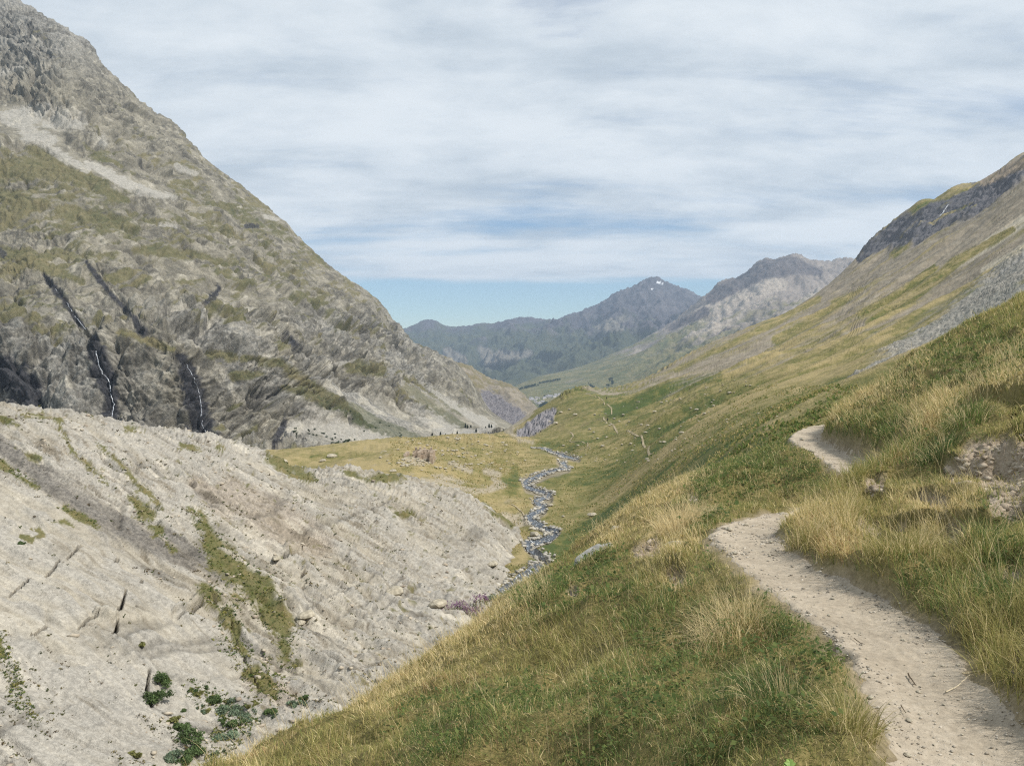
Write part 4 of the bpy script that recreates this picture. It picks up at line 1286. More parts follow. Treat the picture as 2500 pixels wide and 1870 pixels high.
    nt.set(b.inputs['Base Color'], pc)
    bn = nt.new('ShaderNodeBump'); bn.inputs['Strength'].default_value = .7; bn.inputs['Distance'].default_value = .012
    nt.set(bn.inputs['Height'], nt.math('ADD', nt.math('ADD', n2, nt.math('MULTIPLY', n3, .5)), nt.math('MULTIPLY', peb, .5))); nt.l.new(bn.outputs[0], b.inputs['Normal'])
    me.materials.append(m)
    o = bpy.data.objects.new('path', me); C.objects.link(o); o['kind'] = 'structure'


build_near()


def build_path_gravel():
    rs = np.random.default_rng(21)
    bm = bmesh.new(); bmesh.ops.create_icosphere(bm, subdivisions=1, radius=1)
    bv = np.array([v.co for v in bm.verts]); bf = np.array([[v.index for v in f.verts] for f in bm.faces]); bm.free()
    k = rs.integers(8, len(PC) - 30, 9000); t = rs.random(9000)
    c = PC[k] * (1 - t)[:, None] + PC[k + 1] * t[:, None]
    tg = PC[k + 1, :2] - PC[k, :2]; tg /= np.linalg.norm(tg, axis=1)[:, None] + 1e-9
    off = np.sign(rs.normal(size=9000)) * (rs.random(9000) ** .6) * c[:, 3] * .56
    x = c[:, 0] + tg[:, 1] * off; y = c[:, 1] - tg[:, 0] * off
    z, ins = near_height(x, y)
    pr = (y > 2.4) & (ins > .3) & (rs.random(9000) < .06 + .55 * sstep(-.2, .4, fbm(x * 2.5, y * 2.5, None, 3, seed=75)))
    x, y, z = x[pr], y[pr], z[pr]; n = len(x)
    sz = (.0016 + .0055 * rs.random(n) ** 3) * np.clip(y / 3.5, 1, 3)
    V = bv[None] * np.clip(1 + .35 * rs.normal(size=(n, len(bv), 1)), .5, 1.6) * (sz[:, None, None] * np.array([1.3, 1, .7])) + np.stack([x, y, z - .006], -1)[:, None]
    me = bpy.data.meshes.new('gravel')
    fill_mesh(me, V.reshape(-1, 3), ((np.arange(n) * len(bv))[:, None, None] + bf[None]).reshape(-1, 3))
    me.materials.append(plain_mat('path_gravel', srgb(120, 112, 100), srgb(192, 184, 170), 9, .9, 0))
    o = bpy.data.objects.new('gravel', me); C.objects.link(o); o['kind'] = 'stuff'; o['label'] = 'fine loose gravel on the trodden path'


build_path_gravel()


def build_clods():
    rs = np.random.default_rng(33)
    bm = bmesh.new(); bmesh.ops.create_icosphere(bm, subdivisions=1, radius=1)
    bv = np.array([v.co for v in bm.verts]); bf = np.array([[v.index for v in f.verts] for f in bm.faces]); bm.free()
    N = 90000
    Y = rs.uniform(3.5, 16, N); ua = rs.uniform(1350, 2900, N); x = (ua - CU) / F * Y
    z, ins = near_height(x, Y)
    U, V = pix(np.stack([x, Y, z], -1))
    soil = sstep(-.25, .25, strokes(U, V, SOIL) + .5 * fbm(x * 3, Y * 3, None, 4, .6, seed=70)) * sstep(3.2, 3.6, Y)
    k = (rs.random(N) < soil * .8) & (ins < .5)
    x, Y, z = x[k], Y[k], z[k] - .07; n = len(x)
    sz = (.006 + .028 * rs.random(n) ** 3) * np.clip(Y / 6, 1, 2)
    Vv = bv[None] * np.clip(1 + .35 * rs.normal(size=(n, len(bv), 1)), .5, 1.6) * (sz[:, None, None] * np.array([1.2, 1, .75])) + np.stack([x, Y, z], -1)[:, None]
    me = bpy.data.meshes.new('rubble')
    fill_mesh(me, Vv.reshape(-1, 3), ((np.arange(n) * len(bv))[:, None, None] + bf[None]).reshape(-1, 3))
    me.materials.append(plain_mat('crumbled_earth', srgb(128, 114, 98), srgb(182, 170, 152), 5, .95, 0))
    o = bpy.data.objects.new('rubble', me); C.objects.link(o); o['kind'] = 'stuff'; o['label'] = 'crumbled earth and small stones on the bare bank'


build_clods()

# ================================================================== GRASS
LEAF = leaf_mat('grass_blades', .45)
_silu = np.array([-900, 200] + [lev(p[0], p[1])[0] for p in SIL]); _sily = np.array([4.6, 5.2] + [p[2] for p in SIL])


def sample_ground(N, p=.35, y0=2.35, y1=31, u0=330, u1=3500):
    """plan points on the near hillside, densest close to the viewer, not beyond the brow"""
    r = rng.random(N); k = 1 - p
    Y = (y0 ** k + r * (y1 ** k - y0 ** k)) ** (1 / k)
    ua = u0 + (u1 - u0) * rng.random(N)
    keep = (Y < 1.12 * np.interp(ua, _silu, _sily)) & ((ua < 2640) | (rng.random(N) < .55))
    Y = Y[keep]; ua = ua[keep]
    return (ua - CU) / F * Y, Y


GREEN = [[(1500, 1870, 150), (1700, 1760, 170), (1800, 1700, 120), (1950, 1800, 90)], [(1550, 1560, 60), (1700, 1560, 120)], [(1890, 1480, 60), (1960, 1560, 60), (2080, 1700, 50)], [(1750, 1180, 70), (1880, 1120, 80), (1950, 1150, 60)],
         [(2100, 1080, 60), (2180, 1040, 60)], [(2200, 930, 50), (2350, 880, 60), (2480, 850, 60)], [(2270, 1120, 50)], [(2250, 1450, 80)], [(2420, 1290, 60)], [(2420, 1420, 60), (2480, 1360, 60)],
         [(2350, 1030, 50)], [(1320, 1450, 70), (1480, 1420, 60)], [(1050, 1800, 80), (1300, 1720, 70)], [(1820, 1130, 60), (1720, 1230, 60)]]
STRAW = [[(1620, 1320, 50), (1680, 1290, 60)], [(1640, 1400, 60)], [(900, 1690, 60), (1200, 1520, 70), (1300, 1440, 50)], [(1150, 1560, 40)], [(1480, 1290, 50), (1700, 1170, 30)],
         [(2050, 1020, 30), (2130, 960, 50), (2250, 900, 40)], [(2250, 1020, 60), (2350, 960, 60), (2480, 900, 50)], [(1980, 1290, 60), (2060, 1310, 60)], [(2250, 1270, 80), (2350, 1240, 60)],
         [(1720, 1560, 60), (1780, 1520, 60)], [(600, 1830, 80)]]


def cover_fields(x, y, U, V):
    g = strokes(U, V, GREEN); s = strokes(U, V, STRAW)
    n = fbm(x * .8, y * .8, None, 4, .6, seed=100)
    n2 = fbm(x * 3.1, y * 3.1, None, 3, .6, seed=101)
    green = sstep(-.55, .55, g * .8 + .6 * n + .5 * n2 + .05)
    straw = sstep(-.45, .55, s * .8 - .5 * n + .45 * n2 - .05)
    return green, straw


def blades_mesh(name, x, y, z, L, W, lean, tint, segs=3, bend=.5, mat=None, upv=None):
    """curved tapering blades; lean (N,2): sideways offset of the tip as a share of the length"""
    N = len(x)
    az = rng.random(N) * 2 * np.pi
    wx, wy = np.cos(az), np.sin(az)
    rows = []
    for i in range(segs + 1):
        t = i / segs
        k = t ** 1.6
        px = x + lean[:, 0] * L * k
        py = y + lean[:, 1] * L * k
        lz = np.sqrt(np.clip(1 - .75 * (lean ** 2).sum(1) * t, .06, 1))
        pz = z + L * t * lz - bend * L * (t ** 3) * .25
        ww = W * (1 - t ** 1.5) * .5
        if i < segs:
            rows.append(np.stack([px - wx * ww, py - wy * ww, pz], -1))
            rows.append(np.stack([px + wx * ww, py + wy * ww, pz], -1))
        else:
            rows.append(np.stack([px, py, pz], -1))
    V = np.stack(rows, 1)
    nv = V.shape[1]
    base = (np.arange(N) * nv)[:, None]
    tri = []
    for i in range(segs - 1):
        a = 2 * i
        tri += [[a, a + 1, a + 3], [a, a + 3, a + 2]]
    a = 2 * (segs - 1)
    tri += [[a, a + 1, a + 2]]
    f = (base[:, None, :] + np.array(tri)[None]).reshape(-1, 3)
    me = bpy.data.meshes.new(name)
    fill_mesh(me, V.reshape(-1, 3), f)
    at = me.color_attributes.new('tint', 'FLOAT_COLOR', 'POINT')
    colr = np.ones((N, nv, 4), np.float32)
    colr[..., :3] = tint[:, None, :]
    at.data.foreach_set('color', colr.ravel())
    me.materials.append(mat or LEAF)
    o = bpy.data.objects.new(name, me)
    C.objects.link(o)
    return o


COLS = {k: np.array(v) for k, v in {
    'green': srgb(106, 122, 68), 'deep': srgb(84, 104, 62), 'olive': srgb(148, 142, 90), 'straw': srgb(218, 200, 156), 'gold': srgb(180, 163, 116), 'rust': srgb(160, 134, 100)}.items()}


def on_ground(x, y):
    z, ins = near_height(x, y)
    P = np.stack([x, y, z], -1)
    U, V = pix(P)
    soil = sstep(-.25, .25, strokes(U, V, SOIL) + .5 * fbm(x * 3, y * 3, None, 4, .6, seed=70)) * sstep(3.2, 3.6, y)
    return z - soil * .06, ins, soil, U, V


def build_grass(N=850000, seed=1):
    x, y = sample_ground(N, .45)
    z, ins, soil, U, V = on_ground(x, y)
    green, straw = cover_fields(x, y, U, V)
    d, pz, pw, side = path_dist(x, y)
    edge = fbm(x * 4, y * 4, None, 3, seed=63)
    prob = np.maximum(1 - sstep(.05, .5, ins), .16 * sstep(.97, .6, ins) * sstep(-.1, .4, edge)) * (1 - .68 * soil)
    bare = sstep(.25, .6, fbm(x * 1.9, y * 1.9, None, 3, seed=103)) * .22
    prob = prob * (1 - bare * (1 - green))
    k = rng.random(len(x)) < prob
    x, y, z, U, V, green, straw, side, d, pw, soil = [a[k] for a in (x, y, z, U, V, green, straw, side, d, pw, soil)]
    n = len(x)
    tall = sstep(-.1, .5, fbm(x * 1.3, y * 1.3, None, 3, seed=105) + .2 * straw)
    L = (.06 + .12 * rng.random(n) ** 1.5) * (.75 + .8 * tall)
    L *= np.where(side < 0, .78, 1.0) * np.where((d < pw + .35) & (side < 0), .85, 1.0) * np.where((d < pw + .7) & (side > 0), 1.5, 1.0)
    L *= np.clip(.75 + y / 30, .8, 1.5) * np.where((side > 0) & (d > pw + .9) & (d < 6), .72, 1.0)
    W = (.0024 + .0022 * rng.random(n)) * np.clip(y / 4.0, 1, 5.5) ** .85
    r = rng.random(n)
    T = np.where((r < .10 + .62 * green)[:, None], COLS['green'], COLS['olive'])
    r2 = rng.random(n)
    T = np.where(((r2 < .35 * green))[:, None], COLS['deep'], T)
    r3 = rng.random(n)
    T = np.where((r3 < .10 + .42 * straw * (1 - .6 * green))[:, None], COLS['gold'], T)
    r4 = rng.random(n)
    T = np.where((r4 < .07 + .28 * straw * (1 - .5 * green))[:, None], COLS['straw'], T)
    r5 = rng.random(n)
    rust = sstep(.1, .5, fbm(x * .9, y * .9, None, 3, seed=107)) * .3
    T = np.where((r5 < rust * (1 - .8 * green))[:, None], COLS['rust'], T)
    T = T * (.88 + .66 * rng.random(n))[:, None]
    wnd = np.stack([-.22 + .25 * fbm(x * 2, y * 2, None, 2, seed=110), -.05 + .3 * fbm(x * 2, y * 2, None, 2, seed=111)], -1)
    clump_a = perlin(x * 5, y * 5, None, 5) * 6.28
    lean = wnd + np.stack([np.cos(clump_a), np.sin(clump_a)], -1) * .35 + rng.normal(size=(n, 2)) * .38
    ln = np.linalg.norm(lean, axis=1)
    lean *= (np.minimum(ln, 1.0) / np.maximum(ln, 1e-6))[:, None]
    o = blades_mesh('grass', x, y, z - .015, L, W, lean, T)
    o['kind'] = 'stuff'
    o['label'] = 'short green and straw coloured grass covering the near hillside'
    return o


def build_stalks(N=48000):
    """tall dry seed stalks standing above the turf"""
    x, y = sample_ground(N, .55, y0=2.6)
    z, ins, soil, U, V = on_ground(x, y)
    green, straw = cover_fields(x, y, U, V)
    d, pz, pw, side = path_dist(x, y)
    pr = np.clip(.10 + .75 * straw + .25 * ((d < pw + 1.1) & (side > 0)), 0, 1) * (ins < .08) * (1 - .8 * soil) * sstep(2.4, 4.5, y)
    pr = pr * sstep(-.25, .35, fbm(x * 1.1, y * 1.1, None, 3, seed=120) + .15 * straw)
    k = rng.random(len(x)) < pr
    x, y, z, straw = x[k], y[k], z[k], straw[k]
    n = len(x)
    L = .2 + .34 * rng.random(n)
    W = .0022 * np.clip(y / 3.5, 1, 6) ** .8
    lean = np.stack([-.32 + .22 * rng.normal(size=n), -.02 + .22 * rng.normal(size=n)], -1)
    T = np.where((rng.random(n) < .75)[:, None], COLS['straw'], COLS['gold']) * (.85 + .35 * rng.random(n))[:, None]
    o = blades_mesh('dry_grass', x, y, z, L, W, lean, T, segs=5, bend=.5)
    o['kind'] = 'stuff'
    o['label'] = 'tall pale dry grass stalks leaning over the hillside'


def build_herbs(N=200000):
    """low broad leaves between the grass"""
    x, y = sample_ground(N, .5)
    z, ins, soil, U, V = on_ground(x, y)
    green, straw = cover_fields(x, y, U, V)
    pr = sstep(.35, .9, green) * (ins < .1) * (1 - soil) * sstep(-.1, .4, fbm(x * 2.2, y * 2.2, None, 3, seed=130) + .1)
    k = rng.random(len(x)) < pr
    x, y, z = x[k], y[k], z[k]
    n = len(x)
    c = np.stack([x, y, z + .02 + .10 * rng.random(n)], -1)
    a = rng.random(n) * 6.283
    tl = (rng.random(n) - .3) * 1.2
    dr = np.stack([np.cos(a) * np.cos(tl), np.sin(a) * np.cos(tl), np.sin(tl)], -1)
    sd_ = np.stack([-np.sin(a), np.cos(a), .4 * rng.normal(size=n)], -1)
    ln = (.016 + .022 * rng.random(n))[:, None] * np.clip(y / 5, 1, 2.6)[:, None]
    V4 = np.stack([c, c + dr * ln * .5 + sd_ * ln * .32, c + dr * ln + [0, 0, -.004], c + dr * ln * .5 - sd_ * ln * .32], 1)
    f = (np.arange(n) * 4)[:, None] + np.arange(4)[None]
    me = bpy.data.meshes.new('ground_cover')
    fill_mesh(me, V4.reshape(-1, 3), f)
    T = np.where((rng.random(n) < .5)[:, None], np.array(srgb(78, 94, 52)), np.array(srgb(100, 110, 62))) * (.75 + .6 * rng.random(n))[:, None]
    at = me.color_attributes.new('tint', 'FLOAT_COLOR', 'POINT')
    cl = np.ones((n, 4, 4), np.float32); cl[..., :3] = T[:, None]
    at.data.foreach_set('color', cl.ravel())
    me.materials.append(LEAF)
    o = bpy.data.objects.new('ground_cover', me); C.objects.link(o); o['kind'] = 'stuff'
    o['label'] = 'low leafy green herbs among the grass beside the path'


build_grass()
build_stalks()
build_herbs()


def build_meadow(N=150000):
    """clumps of grass on the valley slope beyond the brow"""
    rs = np.random.default_rng(8)
    Y = np.exp(rs.uniform(math.log(38), math.log(300), N)); ua = rs.uniform(950, 2320, N)
    x = (ua - CU) / F * Y
    z = E.height(x, Y)
    U, V = pix(np.stack([x, Y, z], -1))
    bed = strokes(U, V, [[(u, v, 12 + w_ * 2.2) for u, v, w_ in STREAM], [(u, v, 8 + w_) for u, v, w_ in STREAM2]])
    knoll = sstep(1320, 1240, U)
    n1 = fbm(x / 6, Y / 6, None, 4, .6, seed=150); n2 = fbm(x / 25, Y / 25, None, 4, .6, seed=151)
    k = (bed < -.1) & (rs.random(N) < sstep(-.35, .35, n1)) & (V > 940)
    x, Y, z, n2, knoll = x[k], Y[k], z[k], n2[k], knoll[k]
    n = len(x)
    L = (.12 + .22 * rs.random(n)) * (.75 + Y / 350)
    W = L * (.55 + .4 * rs.random(n))
    r = rs.random(n)
    T = np.where((r < .45 + .4 * n2 - .3 * knoll)[:, None], COLS['green'], COLS['olive'])
    T = np.where((rs.random(n) < .22 - .3 * n2 + .25 * knoll)[:, None], COLS['gold'], T)
    T = T * (.8 + .36 * rs.random(n))[:, None]
    o = blades_mesh('meadow_grass', x, Y, z - .03, L, W, rs.normal(size=(n, 2)) * .35 + np.array([-.2, 0]), T, segs=2)
    o['kind'] = 'stuff'
    o['label'] = 'clumped grass on the valley slope beyond the brow'


build_meadow()


# ================================================================== WATER
def ribbon(name, pts, widths, mat, up=0.05, sheet=None, cross=5):
    """flat strip along world points, draped on a sheet when given"""
    d = catmull(np.c_[np.asarray(pts), np.asarray(widths)], 6)
    tg = np.gradient(d[:, :2], axis=0); tg /= np.linalg.norm(tg, axis=1)[:, None] + 1e-9
    nr = np.c_[tg[:, 1], -tg[:, 0]]
    t = np.linspace(-.5, .5, cross)
    jag = 1 + .35 * perlin(np.arange(len(d)) * .37, np.zeros(len(d)), None, 3)
    W = d[:, 3] * jag
    X = d[:, 0:1] + nr[:, 0:1] * t[None] * W[:, None]; Y = d[:, 1:2] + nr[:, 1:2] * t[None] * W[:, None]
    if sheet is not None:
        Z = sheet.height(X.ravel(), Y.ravel()).reshape(X.shape) + up
    else:
        Z = np.repeat(d[:, 2:3], cross, 1) + up
    ii = np.arange(X.size).reshape(X.shape)
    q = np.stack([ii[:-1, :-1], ii[1:, :-1], ii[1:, 1:], ii[:-1, 1:]], axis=-1).reshape(-1, 4)
    me = bpy.data.meshes.new(name)
    fill_mesh(me, np.stack([X, Y, Z], -1).reshape(-1, 3), q)
    me.polygons.foreach_set('use_smooth', np.ones(len(q), bool))
    me.materials.append(mat)
    o = bpy.data.objects.new(name, me); C.objects.link(o)
    return o


def water_mat():
    m, nt, b = mat_new('stream_water')
    pos = nt.new('ShaderNodeNewGeometry').outputs['Position']
    n = nt.noise(pos, .9, 4, .6); n2 = nt.noise(pos, 2.6, 4, .7)
    foam = nt.rng(n2, .57, .66)
    nt.set(b.inputs['Base Color'], nt.mix(foam, nt.ramp(n, [(.35, srgb(44, 49, 56)), (.65, srgb(82, 89, 97))]), srgb(214, 218, 222)))
    nt.set(b.inputs['Roughness'], nt.rng(foam, 0, 1, .28, .8))
    b.inputs['Specular IOR Level'].default_value = .5
    bn = nt.new('ShaderNodeBump'); bn.inputs['Strength'].default_value = .6; bn.inputs['Distance'].default_value = .2
    nt.set(bn.inputs['Height'], n2); nt.l.new(bn.outputs[0], b.inputs['Normal'])
    return m


def rock_mesh(name, seed, sub=3, flat=.6, rough=.35, mat=None, angular=0.0):
    bm = bmesh.new()
    bmesh.ops.create_icosphere(bm, subdivisions=sub, radius=1.0)
    v = np.array([x.co for x in bm.verts])
    r = 1 + rough * fbm(v[:, 0] * 1.1 + seed, v[:, 1] * 1.1, v[:, 2] * 1.1, 3, .55, seed=seed) + .05 * fbm(v[:, 0] * 5, v[:, 1] * 5, v[:, 2] * 5, 2, seed=seed + 4)
    v = v * r[:, None]
    rs = np.random.default_rng(seed)
    for _ in range(7):                       # broken faces
        nn = rs.normal(size=3); nn /= np.linalg.norm(nn)
        h = .62 + .25 * rs.random()
        dd = v @ nn
        v = v - np.outer(np.where(dd > h, (dd - h) * .85, 0), nn)
    v[:, 2] *= flat
    v[:, 2] = np.where(v[:, 2] < -.35 * flat, -.35 * flat, v[:, 2])
    for a, c in zip(bm.verts, v):
        a.co = c
    me = bpy.data.meshes.new(name)
    bm.to_mesh(me); bm.free()
    me.materials.append(mat)
    return me


BOUL = plain_mat('boulder_stone', srgb(136, 129, 114), srgb(180, 172, 154), 2.2, .9, .5)
GREYB = plain_mat('grey_stone', srgb(112, 112, 110), srgb(160, 158, 152), 2.6, .9, .6)
ROCKS = [rock_mesh('boulder', s, 2, .62, .4, BOUL) for s in (3, 8, 15, 21, 34)]


def put_rock(P, size, label, cat='boulder', group=None, mesh=None, flat=1.0, name='boulder', stretch=1.3, rz=None, sink=.06, tilt=(0, 0)):
    o = bpy.data.objects.new(name, mesh or random.choice(ROCKS))
    C.objects.link(o)
    s = size / 2
    o.scale = (s * stretch, s, s * flat)
    o.rotation_euler = (tilt[0], tilt[1], random.uniform(0, 6.28) if rz is None else rz)
    o.location = Vector(P) + Vector((0, 0, s * flat * (.25 - sink)))
    return tag(o, label, cat, group)


def build_water():
    wm = water_mat()
    for nm, lst in (('stream', STREAM), ('stream', STREAM2)):
        P = np.array([E.place(u, v) for u, v, w in lst])
        o = ribbon(nm, P, [w * .35 for _, _, w in lst], wm, .22, E)
        o['kind'] = 'structure'
    rv = [(1196, 1050, 16), (1212, 1049, 34), (1230, 1048, 40), (1246, 1047, 20)]
    P = np.array([[(u - CU) / F * 900.0, 900.0 + (1048 - v) * 4, 0.0] for u, v, w in rv])
    m, nt, b = mat_new('river_water')
    pos = nt.new('ShaderNodeNewGeometry').outputs['Position']
    nt.set(b.inputs['Base Color'], nt.ramp(nt.noise(pos, .12, 4, .6), [(.4, srgb(120, 128, 138)), (.6, srgb(222, 226, 230))]))
    b.inputs['Roughness'].default_value = .35
    o = ribbon('river', P, [w for _, _, w in rv], m, 1.0, E); o['kind'] = 'structure'
    # gravel and cobbles in the bed: too many to count
    pv = []; pf = []
    base = bmesh.new(); bmesh.ops.create_icosphere(base, subdivisions=1, radius=1)
    bv = np.array([v.co for v in base.verts]); bf = np.array([[v.index for v in f.verts] for f in base.faces]); base.free()
    xs = []; ys = []; ss = []
    for lst in (STREAM, STREAM2):
        P = np.array([E.place(u, v) for u, v, w in lst])
        dn = catmull(np.c_[P, [w * .46 for _, _, w in lst]], 12)
        for k in range(len(dn) - 1):
            for _ in range(7):
                tt = rng.random()
                c = dn[k] * (1 - tt) + dn[k + 1] * tt
                tgv = dn[k + 1, :2] - dn[k, :2]; tgv /= np.linalg.norm(tgv) + 1e-9
                off = rng.normal() * .42 * c[3]
                if rng.random() < .86:
                    off = np.sign(off) * (c[3] * .45 + abs(rng.normal()) * .45)
                xs.append(c[0] + tgv[1] * off); ys.append(c[1] - tgv[0] * off); ss.append((.05 + .32 * rng.random() ** 4) * (1.0 if c[1] < 180 else 1.15))
    xs = np.array(xs); ys = np.array(ys); ss = np.array(ss); zs = E.height(xs, ys)
    n = len(xs)
    jit = 1 + .35 * rng.normal(size=(n, len(bv), 1))
    V = bv[None] * np.clip(jit, .5, 1.6) * (ss[:, None, None] * np.array([1.3, 1, .7])) + np.stack([xs, ys, zs + .2], -1)[:, None]
    f = (np.arange(n) * len(bv))[:, None, None] + bf[None]
    me = bpy.data.meshes.new('gravel'); fill_mesh(me, V.reshape(-1, 3), f.reshape(-1, 3))
    me.materials.append(plain_mat('stream_gravel', srgb(124, 121, 114), srgb(190, 185, 174), .6, .9, 0))
    o = bpy.data.objects.new('gravel', me); C.objects.link(o); o['kind'] = 'stuff'; o['label'] = 'pale cobbles and gravel along the stream bed'
    # waterfalls down the left wall
    m, nt, b = mat_new('falling_water')
    pos = nt.new('ShaderNodeNewGeometry').outputs['Position']
    nt.set(b.inputs['Base Color'], nt.ramp(nt.noise(nt.mapping(pos, scale=(1, 1, .15)), .8, 4, .6), [(.42, srgb(96, 102, 110)), (.62, srgb(206, 210, 216))]))
    b.inputs['Roughness'].default_value = .5
    wl = [('tall white waterfall on the left, dropping down a dark wet streak of the cliff', [(232, 822), (234, 852), (244, 901), (264, 930), (270, 966), (277, 990), (270, 1030)], 1.0),
          ('thin waterfall down the broad black wet cleft, right of the taller fall', [(439, 870), (456, 893), (472, 921), (484, 954), (490, 990), (492, 1031), (504, 1060)], .6),
          ('thread of water in the upper left gully above the tall waterfall', [(135, 706), (163, 742), (180, 768), (195, 790), (211, 808)], .7)]
    for lab, px, w in wl:
        P = []
        for u, v in px:
            q = A.place(u, v)
            dirv = q / np.linalg.norm(q)
            P.append(q - dirv * 3.0)
        d = catmull(np.array(P), 8)
        d[:, 0] += perlin(np.arange(len(d)) * .45, np.zeros(len(d)), None, 5) * 1.2
        n_ = len(d)
        ww = w * (.55 + .5 * np.abs(perlin(np.arange(n_) * .6, np.ones(n_), None, 8)))
        V = []
        for k in range(n_):
            for a, dp in ((-.5, .25), (0, -.35), (.5, .25)):
                V.append((d[k, 0] + a * ww[k], d[k, 1] + dp, d[k, 2]))
        f = []
        for k in range(n_ - 1):
            for j in range(2):
                a = k * 3 + j
                f.append((a, a + 1, a + 4, a + 3))
        me = bpy.data.meshes.new('waterfall'); fill_mesh(me, np.array(V), np.array(f)); me.materials.append(m)
        o = bpy.data.objects.new('waterfall', me); C.objects.link(o)
        tag(o, lab, 'waterfall', 'waterfalls on the left mountain wall')
    P = [E.place(u, v, 6) for u, v in [(2312, 500), (2306, 512), (2300, 520), (2294, 528)]]
    P = [q - q / np.linalg.norm(q) * 6 for q in P]
    V = []
    for k, q in enumerate(P):
        for a in (-.5, .5):
            V.append((q[0] + a * 1.1, q[1] - 1, q[2]))
    me = bpy.data.meshes.new('waterfall'); fill_mesh(me, np.array(V), np.array([(2 * k, 2 * k + 1, 2 * k + 3, 2 * k + 2) for k in range(3)])); me.materials.append(m)
    o = bpy.data.objects.new('waterfall', me); C.objects.link(o)
    tag(o, 'short waterfall down the dark cliff below the right-hand ridge', 'waterfall')


build_water()


# ================================================================== FAR PATHS on the slope
def build_far_paths():
    pm = plain_mat('pale_track', srgb(132, 120, 96), srgb(166, 154, 128), .4, .95, 0)
    tracks = [([(1475, 977), (1478, 988), (1494, 1001), (1488, 1012), (1474, 1020), (1485, 1034), (1500, 1043), (1538, 1055), (1558, 1065), (1570, 1075), (1587, 1081)], .62),
              ([(1574, 1090), (1588, 1094), (1584, 1100), (1592, 1108)], .55),
              ([(1474, 1020), (1452, 1028), (1430, 1036), (1417, 1041)], .5),
              ([(1391, 1055), (1400, 1065), (1393, 1077), (1425, 1080), (1434, 1089), (1417, 1099), (1385, 1110)], .5),
              ([(1417, 962), (1440, 964), (1462, 970), (1475, 977)], .7),
              ([(1250, 1230), (1262, 1238), (1275, 1252), (1284, 1262)], .3)]
    for px, w in tracks:
        P = np.array([E.place(u, v) for u, v in px])
        o = ribbon('path', P, [w] * len(P), pm, .12, E); o['kind'] = 'structure'


build_far_paths()


